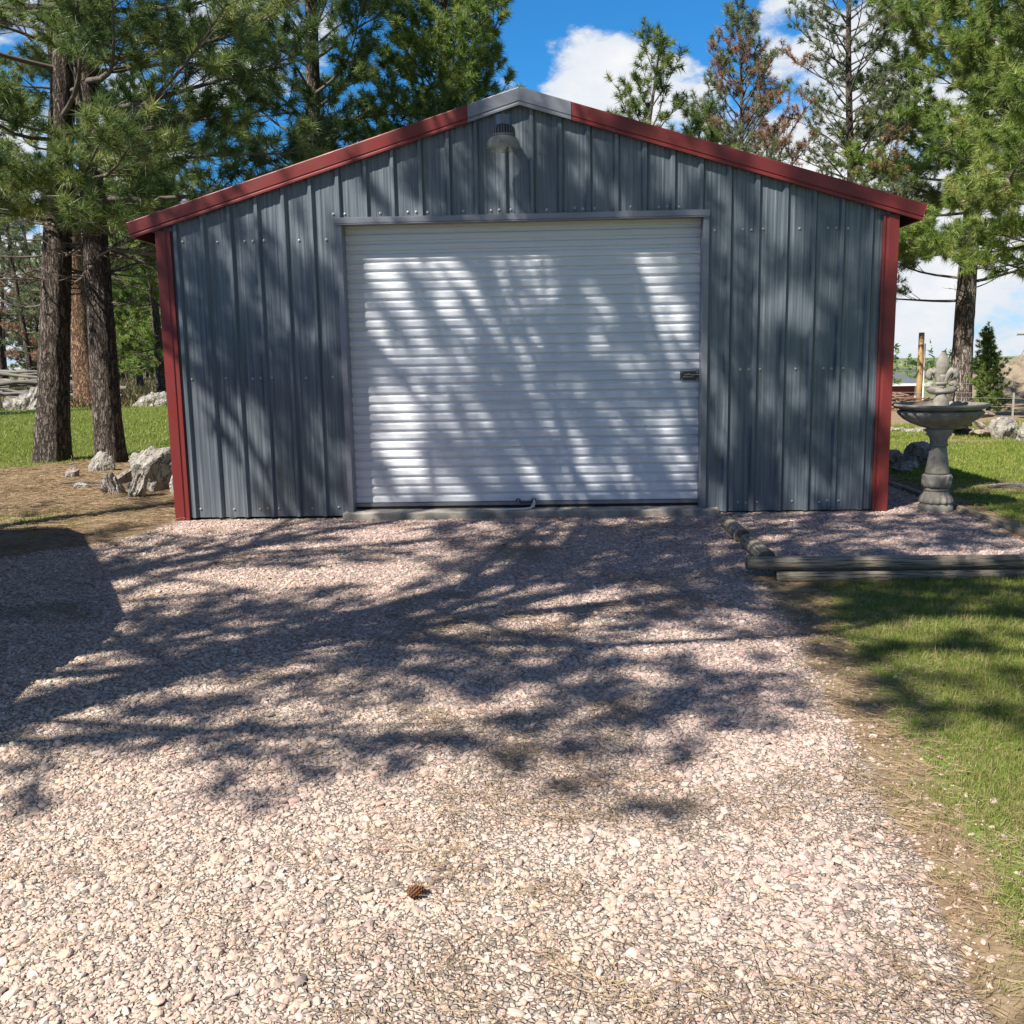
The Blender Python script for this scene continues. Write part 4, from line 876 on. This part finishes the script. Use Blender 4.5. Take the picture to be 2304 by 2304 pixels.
pine('pine_tree', 'tall half dead pine with brown cones behind the right slope', (4.62, 16), group=BG, needle=NEEDLEB, H=9.35, r0=.11, cb=2.2, Rc=2.3, seed=43, limbs=110, dens=1.1, nl=.14, nw=.0085, nn=24, dead=.24, droop=10, topup=55, twig=.012, shape=.75)
pine('pine_tree', 'low green pine between young pine and half dead pine', (3.2, 12), group=BG, H=6.0, r0=.08, cb=2, Rc=1.5, seed=47, limbs=40, dens=1.3, nl=.15, nw=.008, nn=30, droop=10, topup=55)
pine('pine_tree', 'small ragged pine top just above the right roof slope', (5.05, 12.4), group=BG, needle=NEEDLEB, H=5.5, r0=.06, cb=2, Rc=1.2, seed=53, limbs=24, dens=.9, nl=.13, nw=.008, nn=24, dead=.25, droop=15, topup=55)
pine('pine_tree', 'low leafy pine hugging the right roof slope', (3.9, 10.6), group=BG, H=4.9, r0=.06, cb=1.8, Rc=1.1, seed=57, limbs=22, dens=1, nl=.14, nw=.008, nn=28, droop=10, topup=50)
pine('pine_tree', 'tall thin pine with sparse grey green needles right of garage', (7.72, 16), group=BG, needle=NEEDLEB, H=13, r0=.125, cb=2.2, Rc=1.9, seed=59, limbs=120, dens=1.0, nl=.13, nw=.0085, nn=22, dead=.04, droop=8, topup=45, shape=.5, lean=(-.1, 0))
pine('pine_tree', 'big old pine with thick trunk behind the fountain', (10.21, 15.74), group=BG, bark=BARKSUNLIT, needle=NEEDLEY, H=15, r0=.24, cb=3.6, Rc=3.6, seed=61, limbs=120, dens=1.25, nl=.19, nw=.010, nn=34, sides=32, rings=90, disp=.06, wob=.2, flare=1.15, tintb=(.2, .8),
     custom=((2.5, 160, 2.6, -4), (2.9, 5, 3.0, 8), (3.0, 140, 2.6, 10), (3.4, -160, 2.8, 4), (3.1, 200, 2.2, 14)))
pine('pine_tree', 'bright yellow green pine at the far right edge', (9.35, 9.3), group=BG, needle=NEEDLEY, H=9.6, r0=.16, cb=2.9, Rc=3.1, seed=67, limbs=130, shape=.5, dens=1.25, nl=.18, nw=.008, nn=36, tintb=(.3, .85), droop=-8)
pine('pine_sapling', 'small bushy conifer sapling right of the thick trunk', (9.05, 11.6), 'sapling', 'conifer saplings by the fence', needle=NEEDLEY, H=1.6, r0=.03, cb=.06, Rc=.36, seed=71, limbs=70, dens=1.6, nl=.07, nw=.007, nn=34, bare=.1, sp=.14, droop=5, topup=60, deadlow=0, rings=12, sides=8, shape=.95, wob=.05, tintb=(.1, .6))
pine('pine_sapling', 'conifer sapling half hidden by the right red corner', (8.36, 16.4), 'sapling', 'conifer saplings by the fence', needle=NEEDLEY, H=1.9, r0=.03, cb=.15, Rc=.6, seed=73, limbs=36, dens=1.4, nl=.08, nw=.008, nn=30, bare=.1, sp=.16, droop=5, topup=60, deadlow=0, rings=12, sides=8, wob=.05)
# left background wood
pine('pine_tree', 'old pine with bare reddish trunk between the two dark trunks', (-14.63, 22.9), bark=BARKRED, group='pines of the left wood', H=17, r0=.40, cb=6.5, Rc=3.2, seed=79, limbs=40, dens=.9, nl=.2, nw=.013, nn=26, flare=1.15, sides=24, rings=60, lean=(-.2, 0), wob=.15)
far_a = pine_mesh(pine_geo(H=11, r0=.16, cb=1.3, Rc=2.6, seed=83, limbs=80, dens=1.2, nl=.19, nw=.014, nn=22, rings=24, sides=10), BARK, NEEDLEY)
far_b = pine_mesh(pine_geo(H=12, r0=.17, cb=2.8, Rc=2.2, seed=89, limbs=60, dens=1.0, nl=.18, nw=.014, nn=20, rings=24, sides=10, dead=.06), BARK, NEEDLEB)
far_c = pine_mesh(pine_geo(H=9, r0=.11, cb=1.5, Rc=1.8, seed=97, limbs=40, dens=.8, nl=.16, nw=.014, nn=18, rings=20, sides=8, dead=.28, droop=5), BARK, NEEDLEB)
sets = {'a': far_a, 'b': far_b, 'c': far_c}
LW = 'pines of the left wood'
pine('pine_tree', 'bushy bright green pine behind the leaning trunk by garage', (-13.1, 25.2), group=LW, meshes=far_a, rz=.4)
pine('pine_tree', 'sparse pine with brown tips at far left lawn edge', (-18.6, 27), group=LW, meshes=far_c, rz=1.1)
pine('pine_tree', 'grey green pine left of the two dark trunks', (-16.6, 26), group=LW, meshes=far_c, rz=3.1, sc=.9)
pine('pine_tree', 'green pine at the left frame edge beyond the deadfall', (-21.4, 30), group=LW, meshes=far_b, rz=2.0)
wr = np.random.default_rng(12)
wood = []
while len(wood) < 40:
    y_ = wr.uniform(31, 88); x_ = .17-(.37+.29*wr.uniform(0, 1)**1.7)*(y_+8.25)
    if all((x_-a)**2+(y_-b)**2 > 3.2 for a, b, _, _ in wood): wood.append((x_, y_, 'abbac'[len(wood) % 5], wr.uniform(.85, 1.15)))
for i, (x_, y_, k_, sc_) in enumerate(wood):
    pine('pine_tree', 'slender pine deeper in the wood beyond the left lawn', (x_, y_), group=LW, meshes=sets[k_], rz=i*1.7, sc=sc_)
# trees out of the frame to the left and behind the camera whose shadows lie on the drive and wall
SH = 'pines shading the drive'
SHADOW = [
    dict(loc=(-4.62, -6.85), H=15, r0=.19, cb=6.0, Rc=3.3, seed=101, limbs=44, dens=1.35, shape=.75, custom=((4.9, 18, 4.2, -2), (5.3, 34, 4.6, -4), (4.7, 50, 4.4, -2), (5.7, 26, 4.8, -4), (6.0, 44, 4.6, 0), (5.2, 62, 3.8, 0), (5.6, 14, 4.4, 2), (6.3, 34, 4.8, -2), (5.0, 40, 3.4, 2), (5.1, 190, 3.0, 0), (4.9, 120, 3.0, 0),
         (7.0, 66, 4.0, 0), (7.6, 76, 4.2, 2), (8.2, 70, 4.3, 0), (9.2, 68, 4.4, -2), (7.2, 20, 3.8, 0))),
    dict(loc=(-7.3, -7.4), H=12.5, r0=.20, cb=5.4, Rc=3.3, seed=103, limbs=26, dens=1.35, custom=((4.3, -6, 4.3, 0), (4.6, 6, 4.6, -2), (4.9, 20, 4.6, -2), (5.2, -18, 4.2, 0), (5.4, 32, 4.6, 0), (5.8, 8, 4.6, -2), (7.4, 70, 4.0, 0), (9.1, 72, 4.2, 0))),
    dict(loc=(-8.3, -4.4), H=13.5, r0=.17, cb=5.4, Rc=2.6, seed=113, limbs=18, dens=.8),
    dict(loc=(-1.6, -9.35), H=16.5, r0=.17, cb=10.2, Rc=3.3, seed=127, limbs=50, dens=1.0, custom=((9.0, 165, 3.4, 0), (9.4, 150, 3.6, 0), (8.7, 186, 3.0, 0), (9.8, 172, 3.2, 0), (9.2, 200, 2.6, 0))),
]
for i, d in enumerate(SHADOW):
    loc = d.pop('loc'); pine('pine_tree', ['pine just ahead of the parked van beside the drive', 'pine behind the driver side of the parked van', 'smallest pine close behind the parked van', 'slim tall pine standing right behind the photographer'][i], loc, group=SH, nl=.17, nw=.009, nn=22, sp=.40, rings=30, bare=.40, **d)
for i, (x_, y_) in enumerate([(-19.5, 13.6), (-22.5, 16.2), (-25, 14)]):
    pine('pine_tree', 'pine left of the far lawn casting a shadow band across it', (x_, y_), group='pines left of the far lawn', meshes=far_b, rz=i)

# low brush on the floor of the left wood
UB = variants('brush_tuft', [tuft_mesh(80+k, 30, .10, .09, .012, m_grass('wood_brush', (.09, .12, .035), (.17, .17, .07), (.30, .20, .11), .55) if k == 0 else bpy.data.materials['wood_brush'], .7) for k in range(4)])
ur = np.random.default_rng(33); uy = ur.uniform(22.5, 85, 9000); ux = .17-ur.uniform(.30, .70, 9000)*(uy+8.25)
uk = ur.random(9000) < .25+.75*sstep(.45, .6, fbm(np.stack([ux*.3, uy*.3, ux*0], -1), 3, 41)); ux, uy = ux[uk], uy[uk]; n = len(ux); s = ur.uniform(1.6, 5.5, n)
scatter('undergrowth', np.stack([ux, uy, gz(ux, uy)], -1), np.stack([ur.normal(0, .1, n), ur.normal(0, .1, n), ur.uniform(0, 6.28, n)], -1), np.stack([s, s, s*.9], -1), ur.integers(0, 4, n), UB, bpy.data.materials['wood_brush'],
        'brown and green brush under the pines beyond the left lawn')

# ------------------------------------------------------------------ deadfall, fences, barn, poles
for i in range(16):
    r_ = np.random.default_rng(900+i); m = MB(); L = r_.uniform(2.0, 4.6); rr = r_.uniform(.05, .12); P = np.stack([np.linspace(-L/2, L/2, 7), r_.normal(0, .05, 7), r_.normal(0, .04, 7)], -1)
    m.tube(P, np.linspace(rr, rr*.45, 7), 8)
    o = obj('dead_log', m.me('dead_log', GREYLOG, True), None, (-17.6+r_.normal(0, 1.3), 25+r_.normal(0, .5), .12+.085*i*.8), (r_.normal(0, .1), r_.normal(0, .10), r_.normal(0, .35))); tag(o, 'grey dead log in the deadfall heap at far left', 'log', 'logs of the deadfall heap')
r_ = np.random.default_rng(77); m = MB()
for i in range(110):
    c = np.array([r_.normal(0, .75), r_.normal(0, .5), 0]); h = max(.02, .36-.2*abs(c[0]))*r_.random(); a = r_.uniform(0, 6.28); L = r_.uniform(.4, 1.1); d = np.array([math.cos(a), math.sin(a), r_.normal(0, .28)])*L/2
    p = c+np.array([0, 0, h+.08]); m.tube([p-d, p+r_.normal(0, .05, 3), p+d], [.020, .016, .006], 5)
bp = obj('brush_pile', m.me('brush_pile', NM('reddish_brush').m, True), None, (7.95, 14.6, -.05)); BR = bp.data.materials[0]; BR.node_tree.nodes['Principled BSDF'].inputs['Base Color'].default_value = (.25, .15, .10, 1); BR.node_tree.nodes['Principled BSDF'].inputs['Roughness'].default_value = .9
tag(bp, 'heap of reddish brown cut branches by the right red corner', 'brush pile')
TPOST = NM('pale_steel_post'); TPOST.set('Base Color', (.40, .38, .33)); TPOST.set('Roughness', .6); TPOST = TPOST.m
FN = empty('wire_fence', (7.4, 7.3, 0), 'thin wire fence on slim posts along the right lawn edge', 'fence')
fpts = [(-2.25, 2.6), (-1.75, 2.05), (.06, -.10), (.62, -.95), (1.6, -2.4), (2.6, -3.9)]
for k, (x_, y_) in enumerate(fpts):
    m = MB(); z0 = float(gz(7.4+x_, 7.3+y_)); m.box((x_-.011, y_-.011, z0-.1), (x_+.011, y_+.011, z0+.62 if k != 2 else z0+.66)); obj('fence_post', m.me('fence_post', TPOST), FN)
m = MB()
for h in (.15, .30, .44, .57): m.tube([(x_, y_-.018, float(gz(7.4+x_, 7.3+y_))+h) for x_, y_ in fpts], .0022, 4)
obj('fence_wire', m.me('fence_wire', STEEL), FN)
FN2 = empty('wire_fence', (10.2, 12.2, 0), 'further wire fence crossing the pasture behind the saplings', 'fence')
fp2 = [(-3.2, 2.6), (-1.4, 1.2), (.05, .0), (1.8, -1.4), (3.6, -2.9)]
for x_, y_ in fp2:
    m = MB(); z0 = float(gz(10.2+x_, 12.2+y_)); m.box((x_-.02, y_-.02, z0-.1), (x_+.02, y_+.02, z0+.7)); obj('fence_post', m.me('fence_post', TPOST), FN2)
m = MB()
for h in (.2, .42, .62): m.tube([(x_, y_-.022, float(gz(10.2+x_, 12.2+y_))+h) for x_, y_ in fp2], .003, 4)
obj('fence_wire', m.me('fence_wire', STEEL), FN2)
UP = empty('utility_post', (9.36, 16.1, float(gz(9.36, 16.1))), 'new tan wooden post with white conduit behind the fountain', 'post')
m = MB(); m.lathe([(.075, -.2), (.070, .6), (.066, 1.75), (.060, 1.765), (.02, 1.767)], 16); obj('pole', m.me('pole', POLEW, True), UP)
m = MB(); m.tube([(.088, -.03, -.2), (.085, -.03, 1.5)], .016, 8); WH = NM('white_conduit'); WH.set('Base Color', (.75, .75, .73)); WH.set('Roughness', .4); obj('conduit', m.me('conduit', WH.m, True), UP)
# distant red barn
bz = -2.95
BN = empty('red_barn', (19.6, 46.2, bz), 'distant red barn with grey roof seen past the right corner', 'barn')
BRED = NM('barn_red'); _n = BRED.noise(BRED.coord((6, 6, .4)), 2, 4); BRED.set('Base Color', BRED.mix(_n, (.27, .035, .04), (.20, .03, .032))); BRED.set('Roughness', .7)
BROOF = NM('barn_roof'); BROOF.set('Base Color', (.10, .115, .13)); BROOF.set('Roughness', .95)
m = MB(); m.box((-6.5, 0, 0), (.9, 8, 2.5)); obj('wall', m.me('wall', BRED.m), BN)
m = MB(); m.add([(-6.9, -.4, 2.5), (1.3, -.4, 2.5), (1.3, 8.4, 2.5), (-6.9, 8.4, 2.5), (-3.4, 4, 4.2), (-2.0, 4, 4.2)], [(0, 1, 5, 4), (1, 2, 5), (2, 3, 4, 5), (3, 0, 4), (3, 2, 1, 0)]); obj('roof', m.me('roof', BROOF.m), BN)
m = MB(); m.box((-6.92, -.42, 2.38), (1.32, -.36, 2.52)); m.box((.86, -.06, 0), (1.0, .0, 2.38)); obj('white_trim', m.me('white_trim', WH.m), BN)
m = MB(); m.box((-5.2, -.06, 0), (-2.6, -.004, 2.1)); obj('door', m.me('door', BROOF.m), BN)
DP = empty('power_pole', (40.5, 75, float(gz(40.5, 75))), 'distant wooden power pole on the far right hillside', 'pole')
m = MB(); m.lathe([(.16, 0), (.12, 6.2), (.02, 6.22)], 8); obj('pole', m.me('pole', GREYLOG, True), DP)
m = MB(); m.box((-1.1, -.06, 5.6), (1.1, .06, 5.75)); m.tube([(0, 0, 5.5), (-2.3, 0, 0)], .03, 5); obj('cross_arm', m.me('cross_arm', GREYLOG), DP)
# dirt mound and hills
def heap(name, c, rx, ry, h, mat, seed, n=70, label=''):
    u = np.linspace(-1.25, 1.25, n); X, Y = np.meshgrid(u, u); rr = np.hypot(X, Y); Z = h*np.clip(1-rr**1.6, -.2, 1)*(1+.5*(fbm(np.stack([X*3, Y*3, X*0], -1), 5, seed)-.5))+.25*h*(fbm(np.stack([X*9, Y*9, X*0], -1), 4, seed)-.5)
    x_ = c[0]+X*rx; y_ = c[1]+Y*ry; V = np.stack([x_, y_, gz(x_, y_)+np.where(rr > 1.1, -.3, Z)], -1).reshape(-1, 3); I, J = np.meshgrid(np.arange(n-1), np.arange(n-1)); b_ = (J*n+I).ravel()
    o = obj(name, mesh(name, V, [(np.stack([b_, b_+1, b_+n+1, b_+n], -1), 0)], mat, smooth=True)); tag(o, label, kind='structure'); return o
heap('dirt_mound', (18.6, 26.5), 4.6, 3.0, 1.75, DIRT, 5, label='brown earth mound beyond the right pasture')
u = np.linspace(-40, 75, 180); V = []
for k, rr in enumerate((240, 300, 360, 420, 520, 700)):
    for a in u:
        x_, y_ = rr*math.sin(R(a)), rr*math.cos(R(a)); z = [-14, -11, -9.5, -8, -6.5, -12][k]+5.0*(float(fbm(np.array([a*.09, k*.4, 1.]), 4, 8))-.5)*(k > 0); V.append((x_, y_, z))
n = len(u); F = [(k*n+i, k*n+i+1, (k+1)*n+i+1, (k+1)*n+i) for k in range(5) for i in range(n-1)]
hl = obj('hills', mesh('hills', V, [([f[::-1] for f in F], 0)], HILL, smooth=True)); tag(hl, 'low grassy hills on the right horizon', kind='structure')
r_ = np.random.default_rng(5); nv = 2200; FV, FF = [], []
for k in range(nv):
    a = R(r_.uniform(-38, 72)); rr = r_.uniform(260, 500); c = np.array([rr*math.sin(a), rr*math.cos(a), np.interp(rr, [240, 300, 360, 420, 520], [-14, -11, -9.5, -8, -6.5])]); h = r_.uniform(1.6, 9)*(.35+1.3*float(vn(np.array([a*14, rr*.012, 0.]), 6)))
    for q in range(26):
        t = r_.random()**.8; an = r_.uniform(0, 6.28); w = (1-t)*h*.26+.12; p = c+np.array([math.cos(an)*w*r_.uniform(.3, 1), math.sin(an)*w*r_.uniform(.3, 1), t*h]); s_ = .45*h/5; i = len(FV)
        e1 = r_.normal(0, s_, 3); e2 = r_.normal(0, s_, 3); FV += [p-e1, p+e1, p+e2]; FF.append((i, i+1, i+2))
FV = np.array(FV)
fw = obj('far_wood', mesh('far_wood', FV, [(FF, 0)], NEEDLE, {'tint': np.repeat(r_.uniform(0, .6, len(FV)//3), 3)})); tag(fw, 'dark distant pines scattered over the hills on the horizon', kind='stuff')

# ------------------------------------------------------------------ parked van left of the drive (its shadow reaches the gravel)
VP = NM('white_van_paint'); VP.set('Base Color', (.62, .63, .64)); VP.set('Roughness', .3); VP = VP.m
VG = NM('tinted_window'); VG.set('Base Color', (.02, .022, .025)); VG.set('Roughness', .06); VG = VG.m
va = math.atan2(-2.46, 1.36)                                                  # its long roof edge runs this way
VN = empty('parked_van', (-4.57, -3.72, float(gz(-5.0, -4.4))), 'pale van parked on the gravel left of the drive', 'van', rz=va)
def loft(secs, n=28):
    V = []; k = n
    for (x_, w, z0, z1, rad) in secs:
        for j in range(k):
            a = 2*math.pi*(j+.5)/k; c, s_ = math.cos(a), math.sin(a); e = .28
            V.append((x_, w*math.copysign(abs(c)**e, c), (z0+z1)/2+(z1-z0)/2*math.copysign(abs(s_)**e, s_)))
    F = [(i*k+j, i*k+(j+1) % k, (i+1)*k+(j+1) % k, (i+1)*k+j) for i in range(len(secs)-1) for j in range(k)]
    return V, F+[tuple(range(k))[::-1], tuple((len(secs)-1)*k+j for j in range(k))]
m = MB(); V, F = loft([(-2.35, .62, .50, 1.55, 0), (-2.28, .80, .36, 1.78, 0), (-2.1, .90, .30, 1.92, 0), (-1.7, .94, .28, 2.0, 0), (0, .95, .28, 2.0, 0), (.85, .94, .28, 1.97, 0), (1.2, .93, .28, 1.80, 0), (1.62, .92, .28, 1.28, 0), (2.0, .90, .30, 1.08, 0), (2.3, .84, .33, .96, 0), (2.42, .70, .42, .82, 0)])
m.add(V, F); obj('body', m.me('body', VP, True), VN)
for sy in (1, -1):
    for x0, x1 in ((-2.0, -.95), (-.85, .2), (.3, 1.05)):
        m = MB(); yb = sy*.953; m.box((x0, min(yb, yb-sy*.03), 1.18), (x1, max(yb, yb-sy*.03), 1.68)); bevel(obj('window', m.me('window', VG), VN), .02, 2)
m = MB(); m.add([(1.24, -.78, 1.72), (1.24, .78, 1.72), (1.63, .80, 1.30), (1.63, -.80, 1.30), (1.20, -.78, 1.70), (1.20, .78, 1.70), (1.58, .80, 1.27), (1.58, -.80, 1.27)], [(0, 1, 2, 3)[::-1], (4, 5, 6, 7), (0, 1, 5, 4), (2, 3, 7, 6), (1, 2, 6, 5), (3, 0, 4, 7)]); obj('windscreen', m.me('windscreen', VG), VN)
for x_ in (-1.45, 1.45):
    for sy in (1, -1):
        m = MB(); m.lathe([(.20, -.11), (.31, -.11), (.335, -.07), (.335, .07), (.31, .11), (.20, .11)], 28); m.V[-1] = m.V[-1][:, [0, 2, 1]]+np.array([x_, sy*.86, .335]); w = obj('wheel', m.me('wheel', BLACK, True), VN)
        m = MB(); m.lathe([(.20, -.09), (.19, .10), (.06, .115), (.02, .118)], 20); V = m.V[-1]; m.V[-1] = np.stack([V[:, 0], sy*V[:, 2], V[:, 1]], -1)+np.array([x_, sy*.862, .335]); obj('rim', m.me('rim', STEEL, True), w)
for sy in (1, -1):
    m = MB(); m.box((2.30, sy*.62-.14, .66), (2.43, sy*.62+.14, .80)); bevel(obj('headlight', m.me('headlight', WH.m), VN), .03, 2)
